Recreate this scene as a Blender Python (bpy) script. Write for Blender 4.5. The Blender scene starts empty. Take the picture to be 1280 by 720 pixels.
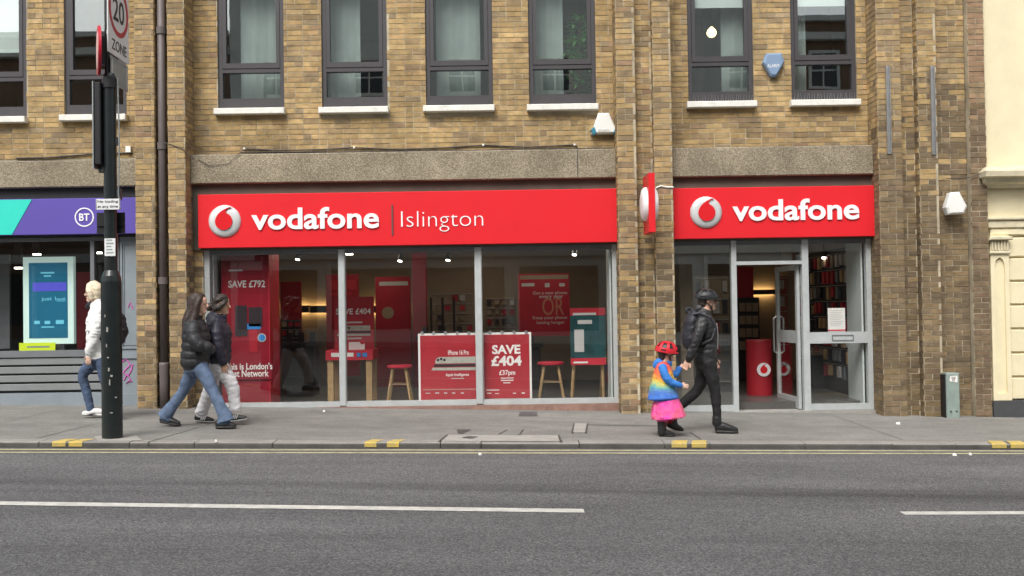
import bpy, math, random
import numpy as np
from mathutils import Vector, Matrix

SC = bpy.context.scene
COL = SC.collection
rad = math.radians
rnd = random.Random(11)

# ---------------------------------------------------------------- camera
FPX, DIST, CAMZ = 1260.0, 14.0, 1.48
PITCH, ROLL = rad(1.0), rad(0.85)
SLOPE = 0.025                                   # the street falls gently to the right
_f = Vector((0, math.cos(PITCH), math.sin(PITCH)))
_u0 = Vector((0, -math.sin(PITCH), math.cos(PITCH)))
_r0 = Vector((1, 0, 0))
_r = _r0 * math.cos(ROLL) - _u0 * math.sin(ROLL)
_u = _u0 * math.cos(ROLL) + _r0 * math.sin(ROLL)
CAM = Vector((0, -DIST, CAMZ))
cd = bpy.data.cameras.new('camera')
cam = bpy.data.objects.new('camera', cd)
COL.objects.link(cam)
cd.sensor_width = 36
cd.lens = 36 * FPX / 1280
cd.clip_end = 2000
m3 = Matrix((_r, _u, -_f)).transposed()
cam.matrix_world = Matrix.Translation(CAM) @ m3.to_4x4()
SC.camera = cam

# ---------------------------------------------------------------- light
SUN_EL, SUN_AZ = rad(52), rad(200)              # azimuth from +Y clockwise: behind the camera, a little left
w = bpy.data.worlds.new('World')
SC.world = w
w.use_nodes = True
nt = w.node_tree
bg = nt.nodes['Background']
sky = nt.nodes.new('ShaderNodeTexSky')
sky.sky_type = 'NISHITA'
sky.sun_disc = False
sky.sun_elevation = SUN_EL
sky.sun_rotation = SUN_AZ
sky.air_density = 1.0
sky.dust_density = 6.0
sky.ozone_density = 1.0
hs = nt.nodes.new('ShaderNodeHueSaturation')
hs.inputs['Saturation'].default_value = 0.28
nt.links.new(sky.outputs[0], hs.inputs['Color'])
nt.links.new(hs.outputs[0], bg.inputs[0])
bg.inputs[1].default_value = 0.13
sd = bpy.data.lights.new('sun', 'SUN')
sd.energy = 1.0
sd.angle = rad(25)
sd.color = (1, 0.97, 0.93)
sun = bpy.data.objects.new('sun', sd)
COL.objects.link(sun)
sv = Vector((math.sin(SUN_AZ) * math.cos(SUN_EL), math.cos(SUN_AZ) * math.cos(SUN_EL), math.sin(SUN_EL)))
sun.rotation_euler = sv.to_track_quat('Z', 'Y').to_euler()
SC.view_settings.view_transform = 'Standard'
SC.view_settings.look = 'None'
SC.view_settings.gamma = 1
SC.view_settings.use_curve_mapping = False
SC.view_settings.exposure = 0.75
SC.render.engine = 'CYCLES'
SC.cycles.use_denoising = True
SC.cycles.max_bounces = 10
SC.cycles.transparent_max_bounces = 16
SC.cycles.caustics_reflective = False
SC.cycles.caustics_refractive = False

# ---------------------------------------------------------------- pixels to places
def ray(px, py):
    return _r * (px - 640) - _u * (py - 360) + _f * FPX
def P(px, py, Y=0.0):
    d = ray(px, py)
    return CAM + d * ((Y + DIST) / d.y)
def G(px, py, up=0.0):
    d = ray(px, py)                              # meets z = up - SLOPE*x
    t = (up - SLOPE * CAM.x - CAM.z) / (d.z + SLOPE * d.x)
    return CAM + d * t
def gz(x, up=0.0):
    return up - SLOPE * x
def R(px0, py0, px1, py1, Y):
    """pixel box on the plane y = Y -> x0, x1, z0, z1"""
    cx, cy = (px0 + px1) / 2, (py0 + py1) / 2
    return P(px0, cy, Y).x, P(px1, cy, Y).x, P(cx, py1, Y).z, P(cx, py0, Y).z
def XP(px, Y=0.0, py=300):
    return P(px, py, Y).x
def ZP(px, py, Y=0.0):
    return P(px, py, Y).z

# ---------------------------------------------------------------- materials
def mat(name, col, rough=0.6, metal=0.0, var=0.0, vs=3.0, bump=0.0, bs=60.0, spec=0.5, emit=0.0, attr=False, coat=0.0, col2=None, det=6):
    m = bpy.data.materials.new(name)
    m.use_nodes = True
    n = m.node_tree
    b = n.nodes['Principled BSDF']
    L = n.links.new
    b.inputs['Base Color'].default_value = (*col, 1)
    b.inputs['Roughness'].default_value = rough
    b.inputs['Metallic'].default_value = metal
    b.inputs['Specular IOR Level'].default_value = spec
    if coat:
        b.inputs['Coat Weight'].default_value = coat
    tc = n.nodes.new('ShaderNodeNewGeometry').outputs['Position']
    src = None
    if attr:
        a = n.nodes.new('ShaderNodeVertexColor')
        a.layer_name = 'Col'
        src = a.outputs[0]
    if var:
        nz = n.nodes.new('ShaderNodeTexNoise')
        nz.inputs['Scale'].default_value = vs
        nz.inputs['Detail'].default_value = det
        nz.inputs['Roughness'].default_value = 0.65
        L(tc, nz.inputs['Vector'])
        mr = n.nodes.new('ShaderNodeMapRange')
        mr.inputs[1].default_value = 0.28
        mr.inputs[2].default_value = 0.72
        mr.inputs[3].default_value = 0 if col2 else 1 - var
        mr.inputs[4].default_value = 1 if col2 else 1 + var
        L(nz.outputs['Fac'], mr.inputs[0])
        mx = n.nodes.new('ShaderNodeMix')
        mx.data_type = 'RGBA'
        mx.clamp_result = False
        if col2:
            mx.inputs['A'].default_value = (*col, 1)
            mx.inputs['B'].default_value = (*col2, 1)
            L(mr.outputs[0], mx.inputs['Factor'])
        else:
            mx.blend_type = 'MULTIPLY'
            mx.inputs['Factor'].default_value = 1
            mx.inputs['A'].default_value = (*col, 1)
            if src:
                L(src, mx.inputs['A'])
            L(mr.outputs[0], mx.inputs['B'])
        src = mx.outputs['Result']
    if src:
        L(src, b.inputs['Base Color'])
    if bump:
        nb = n.nodes.new('ShaderNodeTexNoise')
        nb.inputs['Scale'].default_value = bs
        nb.inputs['Detail'].default_value = 4
        L(tc, nb.inputs['Vector'])
        bp = n.nodes.new('ShaderNodeBump')
        bp.inputs['Strength'].default_value = bump
        bp.inputs['Distance'].default_value = 0.01
        L(nb.outputs['Fac'], bp.inputs['Height'])
        L(bp.outputs[0], b.inputs['Normal'])
    if emit:
        b.inputs['Emission Color'].default_value = (*col, 1)
        b.inputs['Emission Strength'].default_value = emit
    return m

def glass(name, refl, tint, wav=0.0):
    m = bpy.data.materials.new(name)
    m.use_nodes = True
    n = m.node_tree
    n.nodes.clear()
    L = n.links.new
    out = n.nodes.new('ShaderNodeOutputMaterial')
    t = n.nodes.new('ShaderNodeBsdfTransparent')
    t.inputs[0].default_value = (*tint, 1)
    g = n.nodes.new('ShaderNodeBsdfGlossy')
    g.inputs['Roughness'].default_value = 0.0
    g.inputs['Color'].default_value = (0.95, 1.0, 0.98, 1)
    fr = n.nodes.new('ShaderNodeLayerWeight')
    fr.inputs[0].default_value = 0.5
    pw = n.nodes.new('ShaderNodeMath')
    pw.operation = 'POWER'
    pw.inputs[1].default_value = 5.0
    L(fr.outputs['Facing'], pw.inputs[0])
    mr = n.nodes.new('ShaderNodeMapRange')
    mr.inputs[3].default_value = refl
    mr.inputs[4].default_value = 0.95
    L(pw.outputs[0], mr.inputs[0])
    mix = n.nodes.new('ShaderNodeMixShader')
    L(mr.outputs[0], mix.inputs[0])
    L(t.outputs[0], mix.inputs[1])
    L(g.outputs[0], mix.inputs[2])
    L(mix.outputs[0], out.inputs[0])
    if wav:
        nz = n.nodes.new('ShaderNodeTexNoise')
        nz.inputs['Scale'].default_value = 0.9
        ge = n.nodes.new('ShaderNodeNewGeometry')
        L(ge.outputs['Position'], nz.inputs['Vector'])
        bp = n.nodes.new('ShaderNodeBump')
        bp.inputs['Strength'].default_value = wav
        bp.inputs['Distance'].default_value = 0.02
        L(nz.outputs['Fac'], bp.inputs['Height'])
        L(bp.outputs[0], g.inputs['Normal'])
    return m

M = {}
M['brick'] = mat('stock_brick', (1, 1, 1), 0.9, var=0.34, vs=9, bump=0.5, bs=70, attr=True, spec=0.2)
M['or_print'] = mat('dim_gold_print', (0.42, 0.17, 0.10), 0.5)
def weather(m, scale, amt):
    n = m.node_tree; L = n.links.new; b = n.nodes['Principled BSDF']
    src = b.inputs['Base Color'].links[0].from_socket
    nz = n.nodes.new('ShaderNodeTexNoise'); nz.inputs['Scale'].default_value = scale; nz.inputs['Detail'].default_value = 7; nz.inputs['Roughness'].default_value = .6
    L(n.nodes.new('ShaderNodeNewGeometry').outputs['Position'], nz.inputs['Vector'])
    mr = n.nodes.new('ShaderNodeMapRange'); mr.inputs[1].default_value = .3; mr.inputs[2].default_value = .7; mr.inputs[3].default_value = 1 - amt; mr.inputs[4].default_value = 1 + amt
    L(nz.outputs['Fac'], mr.inputs[0])
    mx = n.nodes.new('ShaderNodeMix'); mx.data_type = 'RGBA'; mx.blend_type = 'MULTIPLY'; mx.inputs['Factor'].default_value = 1
    L(src, mx.inputs['A']); L(mr.outputs[0], mx.inputs['B']); L(mx.outputs['Result'], b.inputs['Base Color'])
weather(M['brick'], 1.1, .22)
M['mortar'] = mat('mortar', (0.44, 0.385, 0.28), 0.95, var=0.45, vs=2.0, bump=0.4, bs=120, spec=0.1)
M['frame'] = mat('dark_window_frame', (0.052, 0.048, 0.052), 0.45, var=0.1, vs=6)
M['sill'] = mat('white_sill_paint', (0.74, 0.73, 0.67), 0.6, var=0.16, vs=7)
M['alu'] = mat('pale_aluminium', (0.50, 0.53, 0.53), 0.42, metal=0.25, var=0.10, vs=7)
M['alu_dark'] = mat('grey_aluminium', (0.17, 0.18, 0.19), 0.45, metal=0.2, var=0.12, vs=6)
M['red'] = mat('red_sign_face', (0.70, 0.018, 0.026), 0.38, var=0.03, vs=2, spec=0.4)
M['red_side'] = mat('red_sign_return', (0.62, 0.02, 0.03), 0.4, var=0.05, vs=4)
M['white'] = mat('white_letter_acrylic', (0.86, 0.86, 0.86), 0.35)
M['silver'] = mat('silver_roundel', (0.62, 0.64, 0.64), 0.32, metal=0.15, var=0.14, vs=4)
M['red_ball'] = mat('red_roundel_mark', (0.66, 0.012, 0.018), 0.3, coat=0.3)
M['darkgrey'] = mat('dark_grey_bar', (0.13, 0.06, 0.06), 0.5)
M['purple'] = mat('purple_sign_face', (0.105, 0.075, 0.36), 0.4, var=0.03, vs=3)
M['teal'] = mat('teal_sign_face', (0.03, 0.62, 0.50), 0.4, var=0.03, vs=3)
M['shade_black'] = mat('painted_shade_black', (0.018, 0.018, 0.02), 0.6)  # shade painted as black: recess line and underside above the left sign
M['band'] = mat('weathered_shaded_beam', (0.105, 0.10, 0.08), 0.85, var=0.25, vs=1.6, bump=0.2)  # grime and the lintel's shadow are both mixed into this colour
M['bt_grey'] = mat('blue_grey_paint', (0.225, 0.262, 0.29), 0.5, var=0.10, vs=3)
M['bt_dark'] = mat('charcoal_metal', (0.035, 0.038, 0.042), 0.45, var=0.1)
M['bt_mid'] = mat('mid_grey_metal', (0.15, 0.16, 0.168), 0.5, var=0.1)
M['bt_slat'] = mat('grey_green_slat_paint', (0.20, 0.215, 0.215), 0.55, var=0.1)
M['pipe'] = mat('brown_pipe_paint', (0.115, 0.095, 0.09), 0.55, var=0.18, vs=5)
M['pole'] = mat('black_pole_paint', (0.012, 0.017, 0.017), 0.3, var=0.3, vs=7)
M['cream'] = mat('cream_stucco', (0.76, 0.68, 0.46), 0.75, var=0.07, vs=2.2, bump=0.06, bs=25)
M['cream_d'] = mat('weathered_cream_moulding', (0.60, 0.54, 0.38), 0.8, var=0.22, vs=6, bump=0.1)
M['plinth'] = mat('dark_plinth_paint', (0.06, 0.062, 0.066), 0.6, var=0.15)
M['util'] = mat('grey_green_utility_paint', (0.25, 0.31, 0.28), 0.5, var=0.15, vs=9)
M['galv'] = mat('galvanised_steel', (0.45, 0.46, 0.46), 0.38, metal=0.7, var=0.15, vs=10)
M['plastic_w'] = mat('white_plastic', (0.80, 0.80, 0.76), 0.4, var=0.05)
M['plastic_b'] = mat('blue_plastic', (0.20, 0.29, 0.42), 0.4, var=0.08)
M['plastic_cy'] = mat('blue_lens', (0.05, 0.22, 0.33), 0.25)
M['black'] = mat('black_plastic', (0.012, 0.012, 0.014), 0.45)
M['cable'] = mat('dark_cable', (0.045, 0.04, 0.035), 0.6)
M['wood'] = mat('pale_beech', (0.46, 0.30, 0.14), 0.5, var=0.2, vs=12)
M['int_wall'] = mat('brown_shop_wall', (0.30, 0.225, 0.155), 0.7, var=0.12, vs=1.5)
M['int_dark'] = mat('dark_shop_fitting', (0.03, 0.027, 0.027), 0.6, var=0.2)
M['int_floor'] = mat('dark_shop_floor', (0.09, 0.085, 0.08), 0.35, var=0.2, vs=2)
M['fill_panel_light'] = mat('added_ceiling_fill_light', (1.0, 0.86, 0.68), 0.5, emit=3.2)  # for panels added out of view to lift the shop interior
M['int_ceil'] = mat('shop_ceiling', (0.17, 0.13, 0.10), 0.85, var=0.1)
M['int_pale'] = mat('pale_reveal', (0.60, 0.66, 0.64), 0.6, var=0.05)
M['int_red'] = mat('dark_red_panel', (0.36, 0.012, 0.025), 0.35, var=0.12, vs=2)
M['totem_red'] = mat('totem_red_vinyl', (0.24, 0.010, 0.022), 0.3, var=0.12, vs=3)
M['print_red'] = mat('poster_red_print', (0.40, 0.020, 0.032), 0.4, var=0.08, vs=5)
M['print_red2'] = mat('poster_bright_red_print', (0.52, 0.022, 0.04), 0.4, var=0.05)
M['print_white'] = mat('poster_white', (0.82, 0.80, 0.76), 0.45)
M['print_pale'] = mat('poster_pale_grey', (0.50, 0.48, 0.46), 0.45)
M['print_dark'] = mat('poster_dark_print', (0.03, 0.02, 0.025), 0.4)
M['print_steel'] = mat('poster_steel_print', (0.42, 0.42, 0.36), 0.4, var=0.15, vs=20)
M['print_teal'] = mat('poster_teal_print', (0.014, 0.06, 0.065), 0.35, var=0.5, vs=6)
M['print_blue'] = mat('poster_blue_print', (0.04, 0.22, 0.55), 0.35)
M['seat_red'] = mat('red_stool_seat', (0.55, 0.016, 0.045), 0.4)
M['screen'] = mat('teal_screen', (0.010, 0.10, 0.17), 0.3, emit=0.35, var=0.1, vs=3)  # weak glow added because the shop inside is dark
M['screen_tx'] = mat('screen_text', (0.10, 0.35, 0.45), 0.4, emit=0.5)
M['screen_bar'] = mat('screen_violet_bar', (0.05, 0.05, 0.32), 0.4, emit=0.7)
M['screen_fr'] = mat('pale_screen_surround', (0.55, 0.72, 0.66), 0.4, emit=0.22)  # no lamp; weak glow added to brighten the surround
M['lime'] = mat('lime_strip', (0.50, 0.62, 0.02), 0.45, emit=0.25)  # no lamp; glow added so the strip stays bright indoors
M['yellow'] = mat('yellow_kerb_paint', (0.60, 0.42, 0.07), 0.8, var=0.9, vs=14, bump=0.3, col2=(0.36, 0.30, 0.14))
M['yline'] = mat('worn_yellow_line', (0.42, 0.385, 0.235), 0.85, var=0.30, vs=9)
M['wline'] = mat('worn_white_line', (0.62, 0.61, 0.56), 0.8, var=0.9, vs=11, bump=0.2, col2=(0.36, 0.355, 0.33))
M['iron'] = mat('cast_iron_cover', (0.10, 0.10, 0.10), 0.6, metal=0.3, var=0.3, vs=20, bump=0.6, bs=90)
M['joint'] = mat('dusty_paving_joint', (0.12, 0.118, 0.11), 0.9)
M['tar'] = mat('bitumen_seal', (0.06, 0.058, 0.056), 0.6, var=0.3, vs=12)
M['patch'] = mat('concrete_patch', (0.31, 0.30, 0.275), 0.9, var=0.16, vs=5, bump=0.15)
M['tile_red'] = mat('terracotta_threshold', (0.27, 0.16, 0.125), 0.8, var=0.3, vs=8)
M['lamp'] = mat('ceiling_strip_light', (1.0, 0.92, 0.75), 0.5, emit=8.0)
M['lampw'] = mat('warm_shelf_light', (1.0, 0.72, 0.32), 0.5, emit=7.0)
M['bulb'] = mat('warm_bulb', (1.0, 0.74, 0.36), 0.5, emit=2.4)
M['blind'] = mat('pale_roller_blind', (0.80, 0.88, 0.85), 0.8, emit=0.0)
M['curtain'] = mat('grey_curtain', (0.40, 0.46, 0.445), 0.9, var=0.15, vs=3)
M['room'] = mat('office_wall', (0.22, 0.235, 0.23), 0.9, var=0.1, vs=1)
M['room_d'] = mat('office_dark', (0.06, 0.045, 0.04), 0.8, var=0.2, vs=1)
M['leaf'] = mat('house_plant_leaf', (0.16, 0.42, 0.12), 0.5, var=0.4, vs=6)
M['leafstem'] = mat('house_plant_stem', (0.11, 0.08, 0.045), 0.8)
M['graff'] = mat('pink_spray_paint', (0.62, 0.12, 0.46), 0.7)
M['sign_white'] = mat('sign_white_face', (0.75, 0.76, 0.76), 0.35, var=0.04)
M['sign_red'] = mat('sign_red_ring', (0.45, 0.012, 0.03), 0.35)
M['sign_black'] = mat('sign_black', (0.012, 0.012, 0.014), 0.4)
M['sign_back'] = mat('sign_grey_back', (0.30, 0.33, 0.33), 0.45, metal=0.3, var=0.15, vs=8)
M['pink_edge'] = mat('sign_pink_face', (0.72, 0.42, 0.40), 0.35)
M['glass_shop'] = glass('shop_glass', 0.05, (0.985, 0.99, 0.988), 0.02)
M['glass_up'] = glass('upper_window_glass', 0.17, (0.96, 0.985, 0.975), 0.05)
M['glass_refl'] = glass('side_pane_glass', 0.13, (0.97, 0.98, 0.975), 0.02)
M['stucco_op'] = mat('pale_terrace_stucco', (0.74, 0.76, 0.73), 0.8, var=0.1, vs=0.5)
M['brick_op'] = mat('terrace_brick', (0.24, 0.15, 0.10), 0.9, var=0.2, vs=2)
M['pane_op'] = mat('dark_terrace_pane', (0.02, 0.025, 0.028), 0.1)

def speckle_mat(name, c1, c2, c3, scale, rough, bump, big=0.25, bigscale=0.35, stain=None):
    m = bpy.data.materials.new(name)
    m.use_nodes = True
    n = m.node_tree
    L = n.links.new
    b = n.nodes['Principled BSDF']
    b.inputs['Roughness'].default_value = rough
    b.inputs['Specular IOR Level'].default_value = 0.3
    pos = n.nodes.new('ShaderNodeNewGeometry').outputs['Position']
    vo = n.nodes.new('ShaderNodeTexVoronoi')
    vo.inputs['Scale'].default_value = scale
    L(pos, vo.inputs['Vector'])
    sp = n.nodes.new('ShaderNodeSeparateColor')
    L(vo.outputs['Color'], sp.inputs[0])
    cr = n.nodes.new('ShaderNodeValToRGB')
    e = cr.color_ramp.elements
    e[0].color = (*c1, 1)
    e[0].position = 0.15
    e[1].color = (*c3, 1)
    e[1].position = 0.97
    k = e.new(0.55)
    k.color = (*c2, 1)
    L(sp.outputs[0], cr.inputs[0])
    nz = n.nodes.new('ShaderNodeTexNoise')
    nz.inputs['Scale'].default_value = bigscale
    nz.inputs['Detail'].default_value = 8
    nz.inputs['Roughness'].default_value = 0.62
    mp = n.nodes.new('ShaderNodeMapping')
    mp.inputs['Scale'].default_value = (0.30, 1.3, 1.0) if stain else (1, 1, 1)
    L(pos, mp.inputs[0])
    L(mp.outputs[0], nz.inputs['Vector'])
    mr = n.nodes.new('ShaderNodeMapRange')
    mr.inputs[1].default_value = 0.3
    mr.inputs[2].default_value = 0.7
    mr.inputs[3].default_value = 1 - big
    mr.inputs[4].default_value = 1 + big
    L(nz.outputs['Fac'], mr.inputs[0])
    mx = n.nodes.new('ShaderNodeMix')
    mx.data_type = 'RGBA'
    mx.blend_type = 'MULTIPLY'
    mx.inputs['Factor'].default_value = 1
    L(cr.outputs[0], mx.inputs['A'])
    L(mr.outputs[0], mx.inputs['B'])
    last = mx.outputs['Result']
    if stain:                                     # small pale chips and gum spots
        v2 = n.nodes.new('ShaderNodeTexVoronoi')
        v2.inputs['Scale'].default_value = stain[0]
        L(pos, v2.inputs['Vector'])
        lt = n.nodes.new('ShaderNodeMath')
        lt.operation = 'LESS_THAN'
        lt.inputs[1].default_value = stain[1]
        L(v2.outputs['Distance'], lt.inputs[0])
        s2 = n.nodes.new('ShaderNodeSeparateColor')
        L(v2.outputs['Color'], s2.inputs[0])
        gt = n.nodes.new('ShaderNodeMath')
        gt.operation = 'GREATER_THAN'
        gt.inputs[1].default_value = stain[2]
        L(s2.outputs[1], gt.inputs[0])
        ml = n.nodes.new('ShaderNodeMath')
        ml.operation = 'MULTIPLY'
        L(lt.outputs[0], ml.inputs[0])
        L(gt.outputs[0], ml.inputs[1])
        m2 = n.nodes.new('ShaderNodeMix')
        m2.data_type = 'RGBA'
        L(ml.outputs[0], m2.inputs['Factor'])
        L(last, m2.inputs['A'])
        m2.inputs['B'].default_value = (*stain[3], 1)
        last = m2.outputs['Result']
    L(last, b.inputs['Base Color'])
    bp = n.nodes.new('ShaderNodeBump')
    bp.inputs['Strength'].default_value = bump
    bp.inputs['Distance'].default_value = 0.006
    L(vo.outputs['Distance'], bp.inputs['Height'])
    L(bp.outputs[0], b.inputs['Normal'])
    return m
M['asphalt'] = speckle_mat('worn_asphalt', (0.066, 0.066, 0.069), (0.104, 0.104, 0.107), (0.185, 0.185, 0.182), 105, 0.85, 0.8, 0.24, 0.9, (2.6, 0.028, 0.74, (0.34, 0.33, 0.31)))
M['pave'] = speckle_mat('grey_paving', (0.178, 0.174, 0.161), (0.20, 0.196, 0.182), (0.228, 0.222, 0.207), 70, 0.88, 0.25, 0.20, 0.9, (3.0, 0.06, 0.8, (0.17, 0.168, 0.16)))
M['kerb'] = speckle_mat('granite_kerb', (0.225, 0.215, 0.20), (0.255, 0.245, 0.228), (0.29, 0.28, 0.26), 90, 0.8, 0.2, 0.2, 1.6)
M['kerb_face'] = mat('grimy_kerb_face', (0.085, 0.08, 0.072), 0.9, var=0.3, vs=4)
M['aggr'] = speckle_mat('exposed_aggregate', (0.20, 0.165, 0.115), (0.28, 0.235, 0.165), (0.39, 0.34, 0.25), 85, 0.9, 0.8, 0.2, 1.3)
weather(M['aggr'], 3.5, .15)
weather(M['cream'], 4.0, .04)
weather(M['pave'], 3.0, .13)

def tyre_wear(m, bands):
    """darker polished tracks that run along the road, broken up by noise"""
    n = m.node_tree; L = n.links.new; b = n.nodes['Principled BSDF']
    pos = n.nodes.new('ShaderNodeNewGeometry').outputs['Position']
    sx = n.nodes.new('ShaderNodeSeparateXYZ'); L(pos, sx.inputs[0])
    for y0, wd, amt, sc in bands:
        src = b.inputs['Base Color'].links[0].from_socket
        su = n.nodes.new('ShaderNodeMath'); su.operation = 'SUBTRACT'; su.inputs[1].default_value = y0; L(sx.outputs[1], su.inputs[0])
        ab = n.nodes.new('ShaderNodeMath'); ab.operation = 'ABSOLUTE'; L(su.outputs[0], ab.inputs[0])
        mr = n.nodes.new('ShaderNodeMapRange'); mr.interpolation_type = 'SMOOTHSTEP'
        mr.inputs[1].default_value = wd * .35; mr.inputs[2].default_value = wd; mr.inputs[3].default_value = 1; mr.inputs[4].default_value = 0
        L(ab.outputs[0], mr.inputs[0])
        mp = n.nodes.new('ShaderNodeMapping'); mp.inputs['Scale'].default_value = (sc, 2.2, 1); mp.inputs['Location'].default_value = (y0, 0, 0); L(pos, mp.inputs[0])
        nz = n.nodes.new('ShaderNodeTexNoise'); nz.inputs['Scale'].default_value = 1; nz.inputs['Detail'].default_value = 7; L(mp.outputs[0], nz.inputs['Vector'])
        m2 = n.nodes.new('ShaderNodeMapRange'); m2.inputs[1].default_value = .40; m2.inputs[2].default_value = .62; L(nz.outputs['Fac'], m2.inputs[0])
        mu = n.nodes.new('ShaderNodeMath'); mu.operation = 'MULTIPLY'; L(mr.outputs[0], mu.inputs[0]); L(m2.outputs[0], mu.inputs[1])
        f = n.nodes.new('ShaderNodeMath'); f.operation = 'MULTIPLY_ADD'; f.inputs[1].default_value = amt; f.inputs[2].default_value = 1.0; L(mu.outputs[0], f.inputs[0])
        mx = n.nodes.new('ShaderNodeMix'); mx.data_type = 'RGBA'; mx.blend_type = 'MULTIPLY'; mx.inputs['Factor'].default_value = 1
        L(src, mx.inputs['A']); L(f.outputs[0], mx.inputs['B']); L(mx.outputs['Result'], b.inputs['Base Color'])
tyre_wear(M['asphalt'], [(G(900, 616, -.06).y, .42, -.34, .16), (G(900, 585, -.06).y, .5, .20, .2), (G(600, 572, -.06).y, .3, .16, .3), (G(640, 680, -.06).y, .3, -.22, .25)])
# ---------------------------------------------------------------- mesh tools
class MB:
    def __init__(s):
        s.v, s.f, s.m, s.c = [], [], [], []
    def face(s, pts, mi=0, col=None):
        k = len(s.v)
        s.v += [tuple(p) for p in pts]
        s.f.append(tuple(range(k, k + len(pts))))
        s.m.append(mi)
        s.c.append(col)
        return s
    def box(s, x0, x1, y0, y1, z0, z1, mi=0, col=None, back=True):
        if x0 > x1: x0, x1 = x1, x0
        if y0 > y1: y0, y1 = y1, y0
        if z0 > z1: z0, z1 = z1, z0
        k = len(s.v)
        s.v += [(x0, y0, z0), (x1, y0, z0), (x1, y1, z0), (x0, y1, z0), (x0, y0, z1), (x1, y0, z1), (x1, y1, z1), (x0, y1, z1)]
        fs = [(0, 1, 5, 4), (1, 2, 6, 5), (3, 0, 4, 7), (4, 5, 6, 7), (0, 3, 2, 1)]
        if back: fs.append((2, 3, 7, 6))
        for f in fs:
            s.f.append(tuple(k + i for i in f)); s.m.append(mi); s.c.append(col)
        return s
    def rbox(s, x0, x1, z0, z1, y0, y1, b, mi=0):
        """box with its front edges chamfered by b"""
        o = [(x0, z0), (x1, z0), (x1, z1), (x0, z1)]
        i = [(x0 + b, z0 + b), (x1 - b, z0 + b), (x1 - b, z1 - b), (x0 + b, z1 - b)]
        for k in range(4):
            a, c = o[k], o[(k + 1) % 4]; d, e = i[k], i[(k + 1) % 4]
            s.face([(a[0], y1, a[1]), (c[0], y1, c[1]), (c[0], y0 + b, c[1]), (a[0], y0 + b, a[1])], mi)
            s.face([(a[0], y0 + b, a[1]), (c[0], y0 + b, c[1]), (e[0], y0, e[1]), (d[0], y0, d[1])], mi)
        s.face([(p[0], y0, p[1]) for p in i], mi)
        s.face([(p[0], y1, p[1]) for p in reversed(o)], mi)
        return s
    def frame(s, x0, x1, z0, z1, t, y0, y1, mi=0, tb=None, tt=None):
        tb = t if tb is None else tb
        tt = t if tt is None else tt
        s.box(x0, x0 + t, y0, y1, z0, z1, mi)
        s.box(x1 - t, x1, y0, y1, z0, z1, mi)
        s.box(x0 + t, x1 - t, y0 + .002, y1, z0, z0 + tb, mi)
        s.box(x0 + t, x1 - t, y0 + .002, y1, z1 - tt, z1, mi)
        return s
    def prism(s, poly, y0, y1, mi=0, side=None):
        n = len(poly)
        ar = sum(poly[i][0] * poly[(i + 1) % n][1] - poly[(i + 1) % n][0] * poly[i][1] for i in range(n))
        if ar < 0: poly = poly[::-1]
        s.face([(x, y0, z) for x, z in poly], mi)
        s.face([(x, y1, z) for x, z in poly[::-1]], mi)
        for i in range(n):
            a, b = poly[i], poly[(i + 1) % n]
            s.face([(a[0], y0, a[1]), (a[0], y1, a[1]), (b[0], y1, b[1]), (b[0], y0, b[1])], mi if side is None else side)
        return s
    def cyl(s, p0, p1, r0, r1=None, n=12, mi=0):
        return s.tube([p0, p1], [r0, r0 if r1 is None else r1], n, mi)
    def tube(s, path, r, n=8, mi=0, closed=False):
        path = [Vector(p) for p in path]
        rs = r if isinstance(r, (list, tuple)) else [r] * len(path)
        k0 = len(s.v)
        ref = Vector((0, 0, 1))
        for i, p in enumerate(path):
            t = (path[min(i + 1, len(path) - 1)] - path[max(i - 1, 0)])
            t = t.normalized() if t.length > 1e-9 else Vector((0, 0, 1))
            if abs(t.dot(ref)) > 0.95: ref = Vector((1, 0, 0)) if abs(t.x) < .9 else Vector((0, 1, 0))
            a = t.cross(ref).normalized(); b = a.cross(t).normalized()
            for j in range(n):
                th = 2 * math.pi * j / n
                s.v.append(tuple(p + (a * math.cos(th) + b * math.sin(th)) * rs[i]))
        for i in range(len(path) - 1):
            for j in range(n):
                s.f.append((k0 + i * n + j, k0 + (i + 1) * n + j, k0 + (i + 1) * n + (j + 1) % n, k0 + i * n + (j + 1) % n))
                s.m.append(mi); s.c.append(None)
        s.f.append(tuple(k0 + j for j in range(n))); s.m.append(mi); s.c.append(None)
        e = k0 + (len(path) - 1) * n
        s.f.append(tuple(e + j for j in reversed(range(n)))); s.m.append(mi); s.c.append(None)
        return s
    def lathe(s, prof, cx, cy, n=16, mi=0, mis=None):
        k0 = len(s.v)
        for r, z in prof:
            for j in range(n):
                th = 2 * math.pi * j / n
                s.v.append((cx + r * math.cos(th), cy + r * math.sin(th), z))
        for i in range(len(prof) - 1):
            for j in range(n):
                s.f.append((k0 + i * n + j, k0 + i * n + (j + 1) % n, k0 + (i + 1) * n + (j + 1) % n, k0 + (i + 1) * n + j))
                s.m.append(mis[i] if mis else mi); s.c.append(None)
        s.f.append(tuple(k0 + j for j in reversed(range(n)))); s.m.append(mi); s.c.append(None)
        e = k0 + (len(prof) - 1) * n
        s.f.append(tuple(e + j for j in range(n))); s.m.append(mi); s.c.append(None)
        return s
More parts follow.
